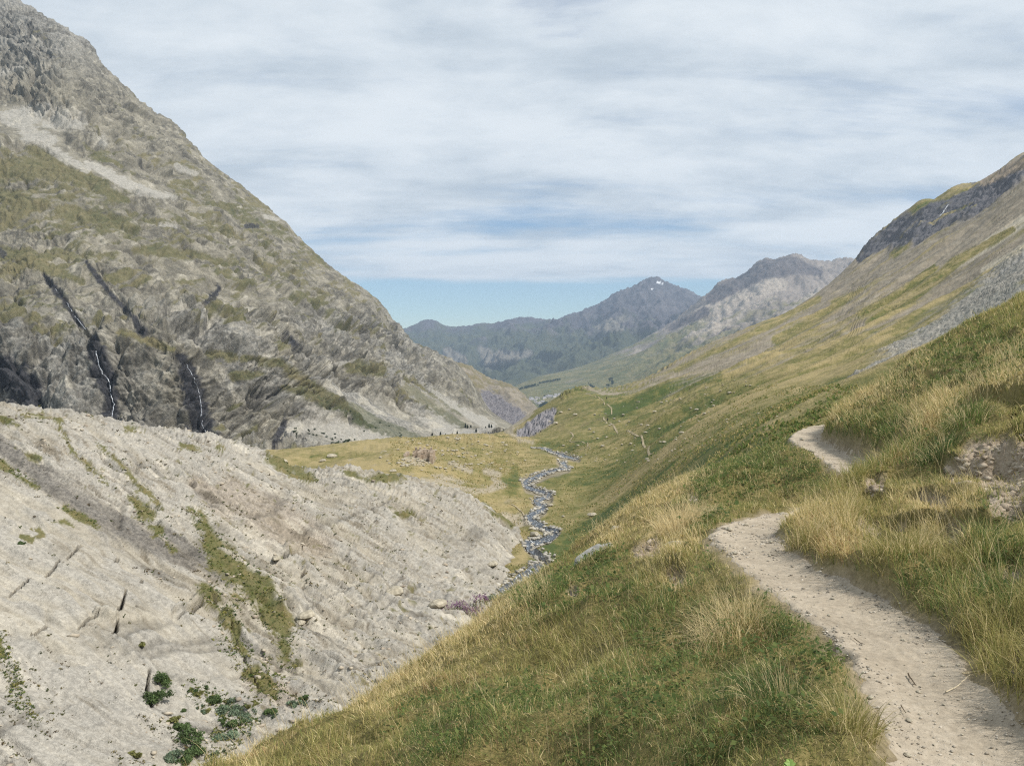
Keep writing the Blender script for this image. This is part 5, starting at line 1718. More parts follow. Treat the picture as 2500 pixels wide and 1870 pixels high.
# ================================================================== BOULDERS
def build_boulders():
    own = [(1306, 1309, 25, 'big rounded pale boulder beside the stream where it nears the slab'),
           (1297, 1291, 11, 'smaller pale boulder just upstream behind the big stream boulder'),
           (1321, 1294, 11, 'pale boulder on the stream bank right of the biggest boulder'),
           (1445, 1260, 19, 'lone flat pale boulder on the green slope right of the stream'),
           (1345, 1236, 13, 'low mossy boulder on the right bank of the stream bend'),
           (1374, 1262, 8, 'small pale stone in the grass between stream and lone flat boulder'),
           (1357, 1036, 11, 'large boulder in the grass below the grey outcrop of the knob'),
           (1671, 1042, 13, 'large pale boulder, upper of two on the right green slope'),
           (1664, 1058, 12, 'large greenish boulder, lower of two on the right green slope'),
           (1589, 1204, 12, 'pale boulder at the brow below the dry grass'),
           (1567, 1038, 8, 'pale boulder above the thin path on the middle slope'),
           (1690, 980, 8, 'boulder at the upper edge of the stony patch on the slope')]
    for u, v, s, lab in own:
        P = E.place(u, v)
        put_rock(P, s * P[1] / F, lab, mesh=ROCKS[(u + v) % 5], sink=-.2)
    more = [(1676, 988), (1682, 984), (1599, 1008), (1411, 1088), (1374, 1088), (1471, 1091), (1460, 1072), (1481, 1069), (1492, 1070), (1582, 1128), (1545, 1102), (1500, 1023), (1367, 1009),
            (1611, 1080), (1622, 1080), (1640, 978), (1650, 976), (1628, 982), (1615, 985), (1660, 975), (1580, 1040), (1575, 1058), (1700, 1000), (1720, 1010), (1581, 1123), (1340, 1030), (1520, 1015),
            (1390, 1000), (1405, 1015), (1440, 1050), (1450, 1055), (1650, 1075), (1730, 965), (1760, 955), (1780, 962), (1740, 990), (1705, 1020), (1540, 1085), (1610, 1050)]
    for u, v in more:
        P = E.place(u, v)
        put_rock(P, random.uniform(5.5, 10.5) * P[1] / F, 'pale boulder lying in the grass of the right green slope', group='boulders on the right green slope', sink=-.25)
    n = 0
    while n < 110:
        u = random.uniform(1420, 1900); v = random.uniform(930, 1140)
        if v < 1000 - (u - 1480) * .30 or v > 1150 - max(0, u - 1600) * .35:
            continue
        n += 1
        P = E.place(u, v)
        put_rock(P, random.uniform(3.0, 6.0) * P[1] / F, 'small pale stone scattered in the grass of the right slope', 'stone', 'small stones on the right green slope', name='stone', sink=-.3)
    n = 0
    while n < 120:
        u = random.gauss(1120, 90); v = random.uniform(1062, 1150)
        if u < 880 or u > 1290 or v < 1066 + abs(u - 1130) * .05:
            continue
        n += 1
        P = E.place(u, v)
        put_rock(P, random.uniform(3, 9) * P[1] / F, 'pale stone strewn over the tawny grass of the knoll', 'stone', 'stones on the tawny knoll', name='stone', sink=-.2)
    for u, v, s in [(690, 1130, 2.2), (745, 1155, 2.4), (810, 1115, 2.2), (790, 1128, 1.4), (820, 1160, 1.6), (700, 1160, 1.5), (960, 1150, 1.4)]:
        put_rock(E.place(u, v), s, 'pale boulder in the short grass behind the slab crest', group='boulders behind the slab crest')
    for u, v, s, lab in [(1068, 1480, 2.0, 'flat pale rock at the foot of the slab beside the purple flowers'), (965, 1446, 2.0, 'rounded grey boulder resting on the rubble of the slab'),
                         (1203, 1380, 1.4, 'white block lying on the rubble slope left of the stream'), (748, 1505, 1.5, 'pale block on the rubble below the grass strip of the slab'),
                         (733, 1520, 1.0, 'small broken block left of the pale block on the rubble'), (675, 1365, 1.0, 'tiny white stone at the dark overhang of the slab')]:
        put_rock(CS.place(u, v), s, lab, mesh=ROCKS[u % 5])
    # near hillside
    slab = rock_mesh('boulder', 55, 4, .5, .35, GREYB)
    P = world_pt(1450, 1392, 12.6)
    x, y = P[0], P[1]; z = float(near_height(np.array([x]), np.array([y]))[0][0])
    o = put_rock((x, y, z + .14), .62, 'grey lichened rock slab jutting from the near grassy slope', mesh=slab, flat=.62, stretch=1.25, rz=.75, sink=.12, tilt=(.15, -.5))
    for u, v, Y, s, lab in [(1779, 1294, 8.4, .085, 'pale stone on the left edge of the path at the far bend'), (1822, 1277, 9.0, .05, 'small stone on the path beyond the pale edge stone'),
                            (1983, 1098, 17.5, .11, 'stone on the left edge of the distant path section'), (1958, 1070, 20, .12, 'stone beside the distant path where it leaves view'),
                            (1882, 1328, 7.6, .045, 'small stone on the path near the right bank'), (1795, 1352, 7.0, .04, 'small stone near the left path edge'),
                            (1655, 1365, 8.3, .2, 'pale rounded stone half sunk beside the dry tussock'), (1505, 1303, 16, .22, 'white stone in the grass above the grey rock slab'),
                            (2062, 945, 24, .9, 'pale flat outcrop stone at the brow of the right slope'), (2125, 932, 26, .7, 'white stone standing above the flat outcrop stone on the right brow')]:
        P = world_pt(u, v, Y)
        x, y = P[0], P[1]
        z = float(near_height(np.array([x]), np.array([y]))[0][0])
        put_rock((x, y, z), s, lab, 'stone', mesh=ROCKS[int(u) % 5], name='stone')
    n = 0
    while n < 150:
        i = random.randrange(20, len(PC) - 40)
        c = PC[i]; t = random.uniform(-.5, .5)
        x = c[0] + t * c[3]; y = c[1] + random.uniform(-.2, .2)
        if y < 2.7:
            continue
        z, ins = near_height(np.array([x]), np.array([y]))
        if ins[0] < .6:
            continue
        n += 1
        put_rock((x, y, float(z[0]) - .006), random.uniform(.006, .016) * random.choice((.7, 1, 1, 2)), 'small loose pebble on the trodden earth path', 'pebble', 'pebbles on the path', name='pebble')


build_boulders()


# ================================================================== RUINED HUT
def build_ruin():
    m = plain_mat('ruin_masonry', srgb(150, 134, 118), srgb(192, 176, 158), 1.6, .95, .6)
    root = bpy.data.objects.new('ruined_hut', None); C.objects.link(root)
    base = E.place(1022, 1118)
    root.location = base
    tag(root, 'roofless ruined stone hut with crumbling walls on the tawny knoll', 'ruin')
    s = base[1] / F

    def wall(x0, x1, y0, h, th, seed, ang=0.0):
        """dry stone wall with a stepped broken top"""
        bm = bmesh.new()
        L = x1 - x0; n = max(4, int(L / .5))
        rs = random.Random(seed)
        top = [h * (.45 + .55 * abs(math.sin(seed + k * 1.7 + rs.random()))) for k in range(n)]
        for k in range(n):
            a = x0 + L * k / n; bb = x0 + L * (k + 1) / n - .004
            t = top[k]; rows = max(1, int(t / .35))
            for r in range(rows):
                z0 = -.9 if r == 0 else r * t / rows + .003
                z1 = (r + 1) * t / rows
                j = rs.uniform(-.07, .07)
                vs = [bm.verts.new((px, py, pz)) for pz in (z0, z1) for px, py in ((a, y0 - th / 2 + j), (bb, y0 - th / 2 + j), (bb, y0 + th / 2 + j), (a, y0 + th / 2 + j))]
                for f in ((0, 3, 2, 1), (4, 5, 6, 7), (0, 1, 5, 4), (1, 2, 6, 5), (2, 3, 7, 6), (3, 0, 4, 7)):
                    bm.faces.new([vs[i] for i in f])
        me = bpy.data.meshes.new('wall'); bm.to_mesh(me); bm.free(); me.materials.append(m)
        o = bpy.data.objects.new('wall', me); C.objects.link(o); o.parent = root; o.rotation_euler[2] = ang
    k = s
    wall(-36 * k, -22 * k, -1.0, 14 * k, .7, 3)
    wall(-14 * k, 2 * k, -.6, 16 * k, .7, 5)
    wall(6 * k, 36 * k, -.8, 22 * k, .8, 9)
    wall(-20 * k, 34 * k, 4.2, 20 * k, .7, 12)
    wall(-3, 3, -34 * k, 18 * k, .7, 15, math.pi / 2)
    wall(-3, 3, 30 * k, 12 * k, .7, 19, math.pi / 2)
    wall(-2, 3, -3 * k, 17 * k, .7, 23, math.pi / 2)
    for _ in range(26):
        u = random.gauss(1005, 34); v = random.gauss(1126, 7)
        put_rock(E.place(u, v), random.uniform(.4, 1.0), 'fallen building stone lying below the ruined hut walls', 'stone', 'fallen stones of the ruined hut', name='stone')


build_ruin()


# ================================================================== FAR VILLAGE
def build_village():
    wm = plain_mat('render_wall', srgb(200, 192, 178), srgb(226, 220, 210), .05, .9, 0)
    rm = plain_mat('sheet_roof', srgb(120, 118, 120), srgb(176, 174, 176), .03, .7, 0)
    bm = bmesh.new()
    bmesh.ops.create_cube(bm, size=1.0)
    for v in bm.verts:
        v.co.z += .5
    wme = bpy.data.meshes.new('wall'); bm.to_mesh(wme); bm.free(); wme.materials.append(wm)
    rme = bpy.data.meshes.new('roof')
    rme.from_pydata([(-.58, -.6, .95), (.58, -.6, .95), (.58, .6, .95), (-.58, .6, .95), (-.58, 0, 1.5), (.58, 0, 1.5)], [],
                    [(0, 1, 5, 4), (2, 3, 4, 5), (0, 4, 3), (1, 2, 5), (0, 3, 2, 1)])
    rme.materials.append(rm)
    zo = lambda x, y: (1200 + x / 7.373, 900 + y / 7.373)
    pts = [(690, 560), (740, 560), (800, 545), (840, 540), (1010, 490), (1055, 500), (1000, 512), (1100, 515), (1150, 470), (1230, 480), (1180, 500), (930, 610), (820, 630), (960, 535),
           (1130, 522), (720, 545), (780, 600), (860, 640), (705, 575), (1080, 505), (940, 540), (760, 570), (890, 615), (1040, 520)]
    for k, (x, y) in enumerate(pts):
        u, v = zo(x, y)
        P = G3.place(u, v + 1, 5)
        r = bpy.data.objects.new('house', None); C.objects.link(r)
        r.location = P; r.rotation_euler[2] = random.uniform(-.5, .5)
        L = random.uniform(9, 16); W = random.uniform(7, 10); H = random.uniform(5, 8)
        tag(r, 'tiny pale house of the distant village on the valley floor', 'house', 'houses of the distant village')
        for me, nm in ((wme, 'wall'), (rme, 'roof')):
            o = bpy.data.objects.new(nm, me); C.objects.link(o); o.parent = r; o.scale = (L, W, H)


build_village()


# ================================================================== TREES AND SHRUBS
def leaf_cluster(bmv, bmf, bmc, c, rad, n, size, col, rs, flat=1.0):
    """n little leaf faces through an uneven ellipsoid"""
    k0 = sum(len(a) for a in bmv)
    d = rs.normal(size=(n, 3)); d /= np.linalg.norm(d, axis=1)[:, None]
    r = rs.random(n) ** .45
    p = d * r[:, None] * np.array(rad) * (1 + .35 * fbm(d[:, 0] * 2 + c[0], d[:, 1] * 2, d[:, 2] * 2, 2, seed=5))[:, None]
    p = p + np.array(c)
    a = rs.normal(size=(n, 3)); a /= np.linalg.norm(a, axis=1)[:, None]
    b = np.cross(a, rs.normal(size=(n, 3))); b /= np.linalg.norm(b, axis=1)[:, None]
    s = size * (.6 + .8 * rs.random(n))[:, None]
    V = np.stack([p - a * s, p + b * s * .6, p + a * s, p - b * s * .6], 1)
    bmv.append(V.reshape(-1, 3))
    bmf.append(k0 + (np.arange(n) * 4)[:, None] + np.arange(4)[None])
    cc = np.array(col)[None] * (.65 + .7 * rs.random(n))[:, None]
    bmc.append(np.repeat(cc, 4, 0))


def leaf_obj(name, bmv, bmf, bmc, parent=None):
    me = bpy.data.meshes.new(name)
    V = np.vstack(bmv); Fc = np.vstack(bmf); Cc = np.vstack(bmc)
    fill_mesh(me, V, Fc)
    at = me.color_attributes.new('tint', 'FLOAT_COLOR', 'POINT')
    at.data.foreach_set('color', np.c_[Cc, np.ones(len(Cc))].astype(np.float32).ravel())
    me.materials.append(LEAF)
    o = bpy.data.objects.new(name, me); C.objects.link(o)
    if parent:
        o.parent = parent
    return o


BARK = plain_mat('bark', srgb(70, 60, 50), srgb(96, 84, 70), 6, .95, .4)


def stem_mesh(name, pts, rads, parent=None, sides=6, mat=None):
    V = []; Fc = []
    for k, (p, r) in enumerate(zip(pts, rads)):
        for j in range(sides):
            a = j / sides * 2 * math.pi
            V.append((p[0] + r * math.cos(a), p[1] + r * math.sin(a), p[2]))
    for k in range(len(pts) - 1):
        for j in range(sides):
            a = k * sides + j; b = k * sides + (j + 1) % sides
            Fc.append((a, b, b + sides, a + sides))
    me = bpy.data.meshes.new(name); me.from_pydata(V, [], Fc); me.materials.append(mat or BARK)
    o = bpy.data.objects.new(name, me); C.objects.link(o)
    if parent:
        o.parent = parent
    return o


def build_plants():
    gcol = srgb(94, 112, 72); bl = srgb(122, 138, 114); yl = srgb(132, 132, 84)
    shr = [(385, 1668, 1.5, 2.2, gcol, 'dark green bush growing in the shaded hollow of the slab, upper of two'),
           (378, 1712, 1.6, 2.2, gcol, 'dark green bush in the same slab hollow, lower of two'),
           (480, 1690, .8, .7, yl, 'small yellowish bush on the rubble right of the slab hollow'),
           (408, 1660, .5, .6, yl, 'small round bush just right of the upper hollow bush'),
           (520, 1714, 1.0, 1.2, gcol, 'green bush at the top of the shrub band in the gorge'),
           (555, 1735, 1.8, 1.4, bl, 'bluish green spreading shrub in the middle of the gorge shrub band'),
           (595, 1745, 1.3, 1.0, bl, 'bluish shrub at the right end of the gorge shrub band'),
           (570, 1765, 1.0, .9, gcol, 'green shrub below the spreading bluish shrub in the gorge'),
           (545, 1795, 1.5, .9, bl, 'low bluish shrub near the grassy brow in the gorge'),
           (440, 1775, .9, 1.2, gcol, 'upright green shrub at the head of the lower gorge shrubs'),
           (462, 1802, 1.7, 1.6, gcol, 'broad green shrub in the lower gorge at the brow'),
           (478, 1835, 1.3, 1.3, gcol, 'green shrub against the grass brow at the lower left'),
           (420, 1852, 1.1, 1.2, bl, 'bluish shrub at the very bottom of the gorge'),
           (448, 1858, 1.1, 1.2, gcol, 'green shrub beside the bluish one at the bottom of the gorge'),
           (325, 1845, .8, .8, yl, 'yellow green cushion bush on the slab at the lower edge'),
           (52, 1328, .7, .8, gcol, 'single small dark bush on the bare left slab'),
           (720, 1720, 1.0, .9, bl, 'grey green shrub at the brow below the rubble'),
           (745, 1705, .8, .8, gcol, 'small green shrub at the brow right of the grey green one'),
           (1200, 1462, 2.0, 1.6, bl, 'bluish willow shrub beside the stream at the grassy brow'),
           (345, 1573, .7, .6, yl, 'small bush at the crack in the lower slab')]
    rr = random.Random(4)
    for _ in range(34):
        u = rr.gauss(540, 70); v = 1690 + (u - 450) * .25 + rr.gauss(20, 45)
        if v > 1860 - max(0, u - 500) * .45 or v < 1640:
            continue
        shr.append((u, v, rr.uniform(.35, .9), rr.uniform(.3, .6), rr.choice((gcol, bl, yl)), 'low scattered shrub among the larger bushes in the gorge'))
    shr = [(u, v, w_ * .92, h_ * .55, c_, l_) for u, v, w_, h_, c_, l_ in shr]
    for u, v, wd, h, col, lab in shr:
        rs = np.random.default_rng(int(u * 7 + v))
        root = bpy.data.objects.new('shrub', None); C.objects.link(root)
        P = CS.place(u, v)
        root.location = P - np.array([0, 0, .15])
        tag(root, lab, 'shrub', 'shrubs on the slab and in the gorge')
        bv, bf, bc = [], [], []
        for k in range(9):
            c = (rs.normal() * wd * .28, rs.normal() * wd * .25, h * (.2 + .4 * rs.random()))
            leaf_cluster(bv, bf, bc, c, (wd * .26, wd * .26, h * .24), 150, .075, np.array(col) * rs.uniform(.7, 1.35), rs)
        leaf_obj('crown', bv, bf, bc, root)
        stem_mesh('stem', [(0, 0, -.2), (.03, 0, h * .3), (.05, .02, h * .55)], [.05, .035, .015], root)
    # rosebay willowherb, purple
    for i, (u, v, wd, lab) in enumerate([(1118, 1492, 2.0, 'purple flowering willowherb clump left, at the foot of the rubble slope'), (1152, 1505, 2.3, 'purple flowering willowherb clump beside the grass brow'),
                                         (1175, 1478, 1.4, 'thin reddish willowherb clump uphill of the purple ones')]):
        rs = np.random.default_rng(90 + i)
        root = bpy.data.objects.new('flower_clump', None); C.objects.link(root)
        root.location = CS.place(u, v)
        tag(root, lab, 'flowers', 'willowherb clumps')
        bv, bf, bc = [], [], []
        sv, sf, scl = [], [], []
        for k in range(60):
            x, y = rs.normal(size=2) * wd * .36; hh = .7 + .5 * rs.random()
            leaf_cluster(sv, sf, scl, (x, y, hh * .35), (.09, .09, hh * .35), 14, .05, srgb(96, 104, 62), rs)
            leaf_cluster(bv, bf, bc, (x, y, hh * .9), (.09, .09, .22), 14, .045, np.array(srgb(140, 92, 140)) * rs.uniform(.75, 1.2), rs)
        leaf_obj('leaves', sv, sf, scl, root)
        leaf_obj('blossom', bv, bf, bc, root)
    # conifers on the scree by the river
    con = [(1162, 1056, 6), (1137, 1045, 6), (1142, 1047, 5), (1117, 1061, 4.5), (1194, 1041, 6.5), (1199, 1041, 5), (1089, 1066, 4), (1150, 1044, 4), (1075, 1063, 4), (1104, 1064, 3.5), (1185, 1048, 4), (1055, 1064, 4)]
    for u, v, h in con:
        rs = np.random.default_rng(int(u))
        root = bpy.data.objects.new('conifer', None); C.objects.link(root)
        root.location = A.place(u, v, 6) if u < 1180 else A.place(u, v, 8)
        tag(root, 'tiny dark conifer standing at the scree foot by the river', 'tree', 'conifers at the scree foot')
        bv, bf, bc = [], [], []
        for k in range(7):
            t = k / 7
            leaf_cluster(bv, bf, bc, (0, 0, h * (.2 + .75 * t)), (h * .24 * (1 - t) + .15, h * .24 * (1 - t) + .15, h * .09), 60, .35, srgb(46, 60, 42), rs)
        leaf_obj('crown', bv, bf, bc, root)
        stem_mesh('trunk', [(0, 0, -.5), (0, 0, h * .5), (0, 0, h * .95)], [.25, .15, .03], root)
    # bushes dotted on the scree, each its own
    n = 0
    scr = [(700, 1052, 930, 1090, 34), (800, 985, 1000, 1075, 14)]
    for x0, y0, x1, y1, cnt in scr:
        for _ in range(cnt):
            t = random.random()
            u = x0 + (x1 - x0) * t + random.gauss(0, 12); v = y0 + (y1 - y0) * t + random.gauss(0, 9)
            rs = np.random.default_rng(int(u * 3 + v))
            bv, bf, bc = [], [], []
            s = random.uniform(1.2, 2.4)
            leaf_cluster(bv, bf, bc, (0, 0, s * .3), (s * .7, s * .7, s * .45), 46, .4, srgb(62, 78, 56), rs)
            o = leaf_obj('bush', bv, bf, bc)
            o.location = A.place(u, v)
            tag(o, 'small dark bush dotted on the grey scree below the cliffs', 'bush', 'bushes on the grey scree')
    # woods round the far village, one mass
    rs = np.random.default_rng(5)
    bv, bf, bc = [], [], []
    zo = lambda x, y: (1200 + x / 7.373, 900 + y / 7.373)
    lines = [[(440, 400), (560, 360), (700, 330), (850, 290), (950, 260), (1080, 230), (1240, 205)], [(1760, 290), (1850, 370), (1840, 330)], [(1990, 390), (2040, 370)], [(2060, 300), (2130, 330), (2160, 370)], [(2110, 215), (2180, 200), (2180, 300)],
             [(860, 700), (940, 660), (1000, 640), (900, 690)], [(940, 530), (1000, 520)], [(1110, 600), (1190, 580)]]
    for ln in lines:
        for (xa, ya), (xb, yb) in zip(ln[:-1], ln[1:]):
            for _ in range(max(6, int(math.hypot(xb - xa, yb - ya) / 7))):
                t = rs.random()
                u, v = zo(xa + (xb - xa) * t + rs.normal() * 8, ya + (yb - ya) * t + rs.normal() * 7)
                P = G3.place(u, v, 5)
                h = rs.uniform(7, 13)
                leaf_cluster(bv, bf, bc, (P[0], P[1], P[2] + h * .5), (h * .45, h * .45, h * .5), 40, 1.5, srgb(60, 78, 60), rs)
    o = leaf_obj('wood', bv, bf, bc); o['kind'] = 'stuff'; o['label'] = 'dark trees and hedges round the distant village'
    # tussocks of the near bank
    tus = [(1655, 1330, 9.6, .16, .50, 'straw', 'pale straw dry grass tussock left of the path bend'), (1700, 1290, 10.2, .12, .42, 'straw', 'smaller straw tussock behind the pale one'),
           (2290, 1140, 9.0, .14, .30, 'deep', 'round dark green grass tussock above the bare soil'), (2400, 1330, 6.0, .12, .26, 'deep', 'green grass tussock below the bare soil on the bank'),
           (2360, 1015, 9.6, .18, .34, 'green', 'grass tussock overhanging the hollow at the bank top'), (1950, 1370, 6.9, .12, .34, 'olive', 'grass tussock overhanging the path at the right bank'),
           (2200, 1440, 5.7, .14, .36, 'olive', 'long grass tussock leaning over the path from the right bank'), (1790, 1545, 5.2, .16, .34, 'straw', 'dry beige grass tussock on the left path edge'),
           (1900, 1760, 3.45, .10, .22, 'deep', 'dark green grass tussock near the lower path edge'), (2060, 1830, 3.05, .08, .2, 'olive', 'yellowish grass tussock at the lower left path edge')]
    for u, v, Y, rad, h, ck, lab in tus:
        rs = np.random.default_rng(int(u))
        n = 330
        P = world_pt(u, v, Y)
        a = rs.random(n) * 6.283; r = rad * np.sqrt(rs.random(n)) * 1.6
        x = P[0] + np.cos(a) * r; y = P[1] + np.sin(a) * r
        z, ins = near_height(x, y)
        kk = ins < .6
        x, y, z, a, r = x[kk], y[kk], z[kk], a[kk], r[kk]; n = len(x)
        lean = np.stack([np.cos(a), np.sin(a)], -1) * (.25 + .5 * (r / rad / 1.6))[:, None] + rs.normal(size=(n, 2)) * .30 + np.array([-.2, -.05])
        L = h * (.55 + .6 * rs.random(n))
        T = COLS[ck][None] * (.75 + .5 * rs.random(n))[:, None]
        mixk = rs.random(n) < .25
        T = np.where(mixk[:, None], COLS['straw'][None], T)
        c0 = np.array([P[0], P[1], z.mean()])
        o = blades_mesh('grass_tussock', x - c0[0], y - c0[1], z - c0[2] - .01, L, .0035 * np.ones(n) * max(1, Y / 5), lean, T, segs=4)
        o.location = c0
        tag(o, lab, 'grass tussock', 'grass tussocks near the path')
    # fresh broad-leaved plant at the lower edge, and the twigs
    root = bpy.data.objects.new('leafy_plant', None); C.objects.link(root)
    P = world_pt(1930, 1925, 2.75); z = float(near_height(np.array([P[0]]), np.array([P[1]]))[0][0])
    root.location = (P[0], P[1], z)
    tag(root, 'fresh bright green leafy plant at the bottom edge left of the path', 'plant')
    lm = plain_mat('fresh_leaf', srgb(112, 136, 70), srgb(136, 158, 88), 30, .5, 0)
    for a, L, up in ((2.2, .05, .9), (1.4, .055, 1.1), (.5, .05, .7), (3.4, .04, .6), (5.2, .035, .4)):
        V = []; Fc = []
        n = 7
        for i in range(n):
            t = i / (n - 1); w = .017 * math.sin(math.pi * min(1, t * .92 + .06)) * (1.25 if i % 2 else .8)
            cx, cy, cz = math.cos(a) * L * t * .6, math.sin(a) * L * t * .6, L * (up * t - .5 * t * t) + .03
            V += [(cx - math.sin(a) * w, cy + math.cos(a) * w, cz + .004), (cx, cy, cz - .002), (cx + math.sin(a) * w, cy - math.cos(a) * w, cz + .004)]
        for i in range(n - 1):
            for j in range(2):
                q = i * 3 + j
                Fc.append((q, q + 1, q + 4, q + 3))
        me = bpy.data.meshes.new('leaf'); me.from_pydata(V, [], Fc); me.materials.append(lm)
        o = bpy.data.objects.new('leaf', me); C.objects.link(o); o.parent = root
    stem_mesh('stem', [(0, 0, -.02), (0, 0, .03), (0, .002, .055)], [.004, .003, .002], root, mat=lm)
    tw = [([(2218, 1614, 4.0), (2225, 1632, 3.92), (2237, 1652, 3.83)], .0042, srgb(84, 72, 58), 'short dark twig lying on the path'),
          ([(2310, 1648, 3.75), (2345, 1634, 3.82), (2370, 1608, 3.92)], .0036, srgb(200, 186, 160), 'pale bent straw stick lying across the path right side'),
          ([(2350, 1610, 3.95), (2420, 1598, 4.0), (2490, 1588, 4.05)], .0036, srgb(206, 192, 160), 'long pale straw reaching from the right verge onto the path'),
          ([(2085, 1566, 4.5), (2095, 1578, 4.45), (2110, 1584, 4.4)], .003, srgb(92, 80, 64), 'thin dark twig near the left path edge'),
          ([(2200, 1710, 3.55), (2206, 1722, 3.5), (2212, 1732, 3.46)], .003, srgb(104, 92, 76), 'tiny dark twig lower on the path')]
    for px, r, col, lab in tw:
        P = np.array([world_pt(*q) for q in px]); d = catmull(P, 5)
        zz, _ = near_height(d[:, 0], d[:, 1])
        c0 = np.array([d[0, 0], d[0, 1], zz[0]])
        pts = np.c_[d[:, 0], d[:, 1], zz + .004] - c0
        V = []; Fc = []
        for k in range(len(pts)):
            tg = pts[min(k + 1, len(pts) - 1)] - pts[max(k - 1, 0)]; tg /= np.linalg.norm(tg)
            s1 = np.cross(tg, [0, 0, 1]); s1 /= np.linalg.norm(s1); s2 = np.cross(s1, tg)
            rr = r * (1 - .5 * k / len(pts))
            for j in range(5):
                a = j / 5 * 6.283
                V.append(pts[k] + rr * (math.cos(a) * s1 + math.sin(a) * s2))
        for k in range(len(pts) - 1):
            for j in range(5):
                a = k * 5 + j; b = k * 5 + (j + 1) % 5
                Fc.append((a, b, b + 5, a + 5))
        me = bpy.data.meshes.new('twig'); me.from_pydata([tuple(v) for v in V], [], Fc)
        me.materials.append(plain_mat('twig_wood', tuple(c * .85 for c in col), col, 40, .9, 0))
        o = bpy.data.objects.new('twig', me); C.objects.link(o); o.location = c0
        tag(o, lab, 'twig')


build_plants()


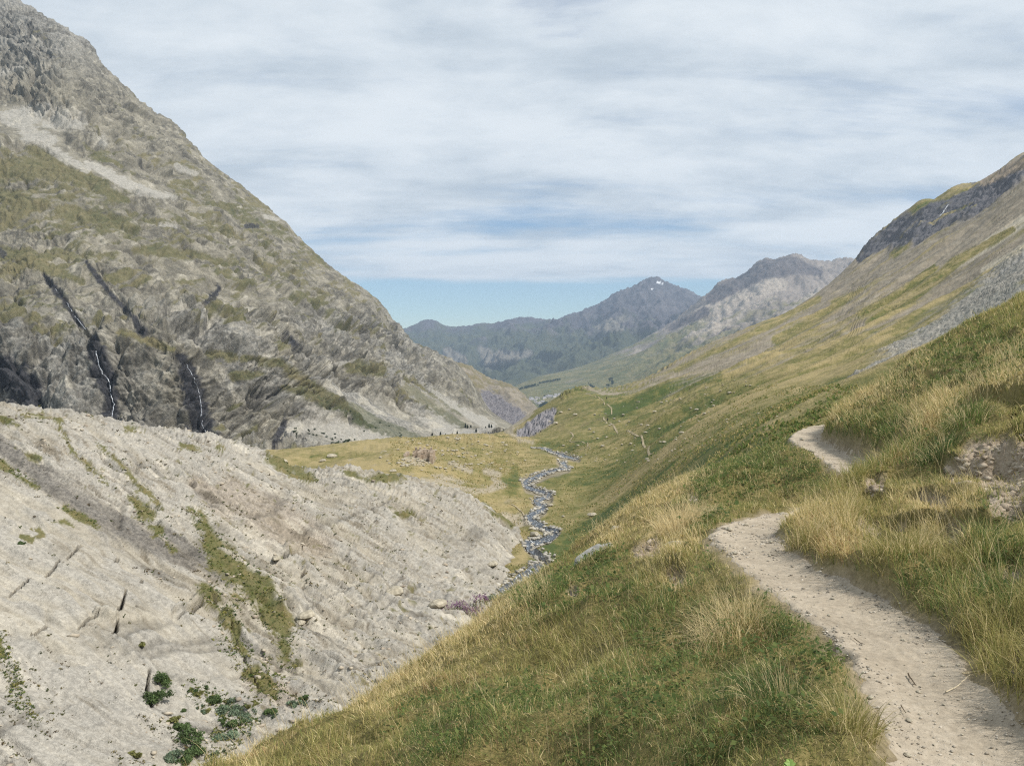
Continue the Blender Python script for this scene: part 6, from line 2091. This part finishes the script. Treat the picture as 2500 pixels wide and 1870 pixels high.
# ================================================================== WALKERS on the far path
def build_people():
    skin = plain_mat('skin', srgb(190, 150, 125), srgb(200, 160, 135), 5, .7, 0)
    hairm = plain_mat('hair', srgb(50, 40, 34), srgb(66, 54, 44), 5, .8, 0)
    for (u, v, c1, c2, pk, lab) in [(1481, 977, srgb(40, 42, 52), srgb(52, 50, 48), srgb(60, 40, 40), 'person in dark clothes walking on the far path at the skyline of the knob'),
                                    (1484, 1032, srgb(54, 46, 46), srgb(44, 44, 50), srgb(40, 52, 60), 'person in dark clothes on the path below, at the fork in the middle slope')]:
        P = E.place(u, v)
        J = {'pelvis': (0, 0, .95), 'waist': (0, .01, 1.12), 'chest': (0, .02, 1.36), 'neck': (0, .03, 1.52), 'head': (0, .05, 1.66), 'crown': (0, .045, 1.76),
             'hl': (-.10, 0, .90), 'kl': (-.11, .14, .50), 'al': (-.11, .05, .09), 'tl': (-.11, .20, .04), 'hr': (.10, 0, .90), 'kr': (.11, .02, .49), 'ar': (.11, -.20, .12), 'tr': (.11, -.06, .05),
             'sl': (-.20, .02, 1.42), 'el': (-.25, -.08, 1.14), 'wl': (-.24, .08, .92), 'fl': (-.23, .14, .84), 'sr': (.20, .02, 1.42), 'er': (.25, .04, 1.14), 'wr': (.24, .22, .98), 'fr': (.23, .28, .92)}
        R = {'pelvis': .15, 'waist': .135, 'chest': .16, 'neck': .058, 'head': .10, 'crown': .07, 'hl': .10, 'kl': .07, 'al': .05, 'tl': .04, 'hr': .10, 'kr': .07, 'ar': .05, 'tr': .04,
             'sl': .07, 'el': .05, 'wl': .036, 'fl': .035, 'sr': .07, 'er': .05, 'wr': .036, 'fr': .035}
        Ed = [('pelvis', 'waist'), ('waist', 'chest'), ('chest', 'neck'), ('neck', 'head'), ('head', 'crown'), ('pelvis', 'hl'), ('hl', 'kl'), ('kl', 'al'), ('al', 'tl'), ('pelvis', 'hr'), ('hr', 'kr'), ('kr', 'ar'), ('ar', 'tr'),
              ('chest', 'sl'), ('sl', 'el'), ('el', 'wl'), ('wl', 'fl'), ('chest', 'sr'), ('sr', 'er'), ('er', 'wr'), ('wr', 'fr')]
        ks = list(J)
        me = bpy.data.meshes.new('person')
        me.from_pydata([J[k] for k in ks], [(ks.index(a), ks.index(b)) for a, b in Ed], [])
        m, nt, b = mat_new('hiking_clothes')
        z = nt.new('ShaderNodeSeparateXYZ'); nt.set(z.inputs[0], nt.new('ShaderNodeTexCoord').outputs['Object'])
        zz = z.outputs[2]
        col = nt.mix(nt.math('GREATER_THAN', zz, .98), c2, c1)
        col = nt.mix(nt.math('GREATER_THAN', zz, 1.52), col, srgb(190, 150, 125))
        nt.set(b.inputs['Base Color'], col)
        me.materials.append(m)
        o = bpy.data.objects.new('person', me); C.objects.link(o)
        sk = o.modifiers.new('skin', 'SKIN')
        for k, sv in zip(ks, me.skin_vertices[0].data):
            sv.radius = (R[k], R[k]); sv.use_root = (k == 'pelvis')
        o.modifiers.new('sub', 'SUBSURF').levels = 1
        o.location = P + np.array([0, 0, .28])
        o.rotation_euler[2] = .3
        tag(o, lab, 'person')
        bm = bmesh.new(); bmesh.ops.create_uvsphere(bm, u_segments=10, v_segments=8, radius=1)
        for vv in bm.verts:
            vv.co = (vv.co.x * .115, vv.co.y * .125 + .02, vv.co.z * .10 + 1.73)
        h = bpy.data.meshes.new('hair'); bm.to_mesh(h); bm.free(); h.materials.append(hairm)
        ho = bpy.data.objects.new('hair', h); C.objects.link(ho); ho.parent = o
        bm = bmesh.new(); bmesh.ops.create_cube(bm, size=1)
        bmesh.ops.bevel(bm, geom=bm.edges[:], offset=.2, segments=2, affect='EDGES')
        for vv in bm.verts:
            vv.co = (vv.co.x * .32, vv.co.y * .2 - .22, vv.co.z * .46 + 1.28)
        h = bpy.data.meshes.new('backpack'); bm.to_mesh(h); bm.free(); h.materials.append(plain_mat('pack_cloth', pk, pk, 5, .8, 0))
        ho = bpy.data.objects.new('backpack', h); C.objects.link(ho); ho.parent = o


build_people()


# ================================================================== HAZE
def build_haze():
    lo = [1e9] * 3; hi = [-1e9] * 3
    for o in C.objects:
        if o.type == 'MESH' and o.parent is None:
            for c in o.bound_box:
                p = o.matrix_world @ Vector(c)
                for i in range(3):
                    lo[i] = min(lo[i], p[i]); hi[i] = max(hi[i], p[i])
    lo[1] = min(lo[1], -40)
    me = bpy.data.meshes.new('haze')
    v = [(x, y, z) for x in (lo[0] - 20, hi[0] + 20) for y in (lo[1] - 20, hi[1] + 20) for z in (lo[2] - 1, hi[2] + 15)]
    me.from_pydata(v, [], [(0, 1, 3, 2), (4, 6, 7, 5), (0, 4, 5, 1), (2, 3, 7, 6), (0, 2, 6, 4), (1, 5, 7, 3)])
    m = bpy.data.materials.new('haze'); m.use_nodes = True
    nt = NT(m.node_tree); nt.n.clear()
    out = nt.new('ShaderNodeOutputMaterial')
    vol = nt.new('ShaderNodeVolumePrincipled')
    vol.inputs['Color'].default_value = (0.60, 0.76, 1.0, 1)
    vol.inputs['Density'].default_value = 6.5e-5
    vol.inputs['Anisotropy'].default_value = 0.1
    nt.l.new(vol.outputs[0], out.inputs['Volume'])
    me.materials.append(m)
    o = bpy.data.objects.new('haze', me); C.objects.link(o); o['kind'] = 'stuff'
    o['label'] = 'thin blue air haze filling the valley'


build_haze()
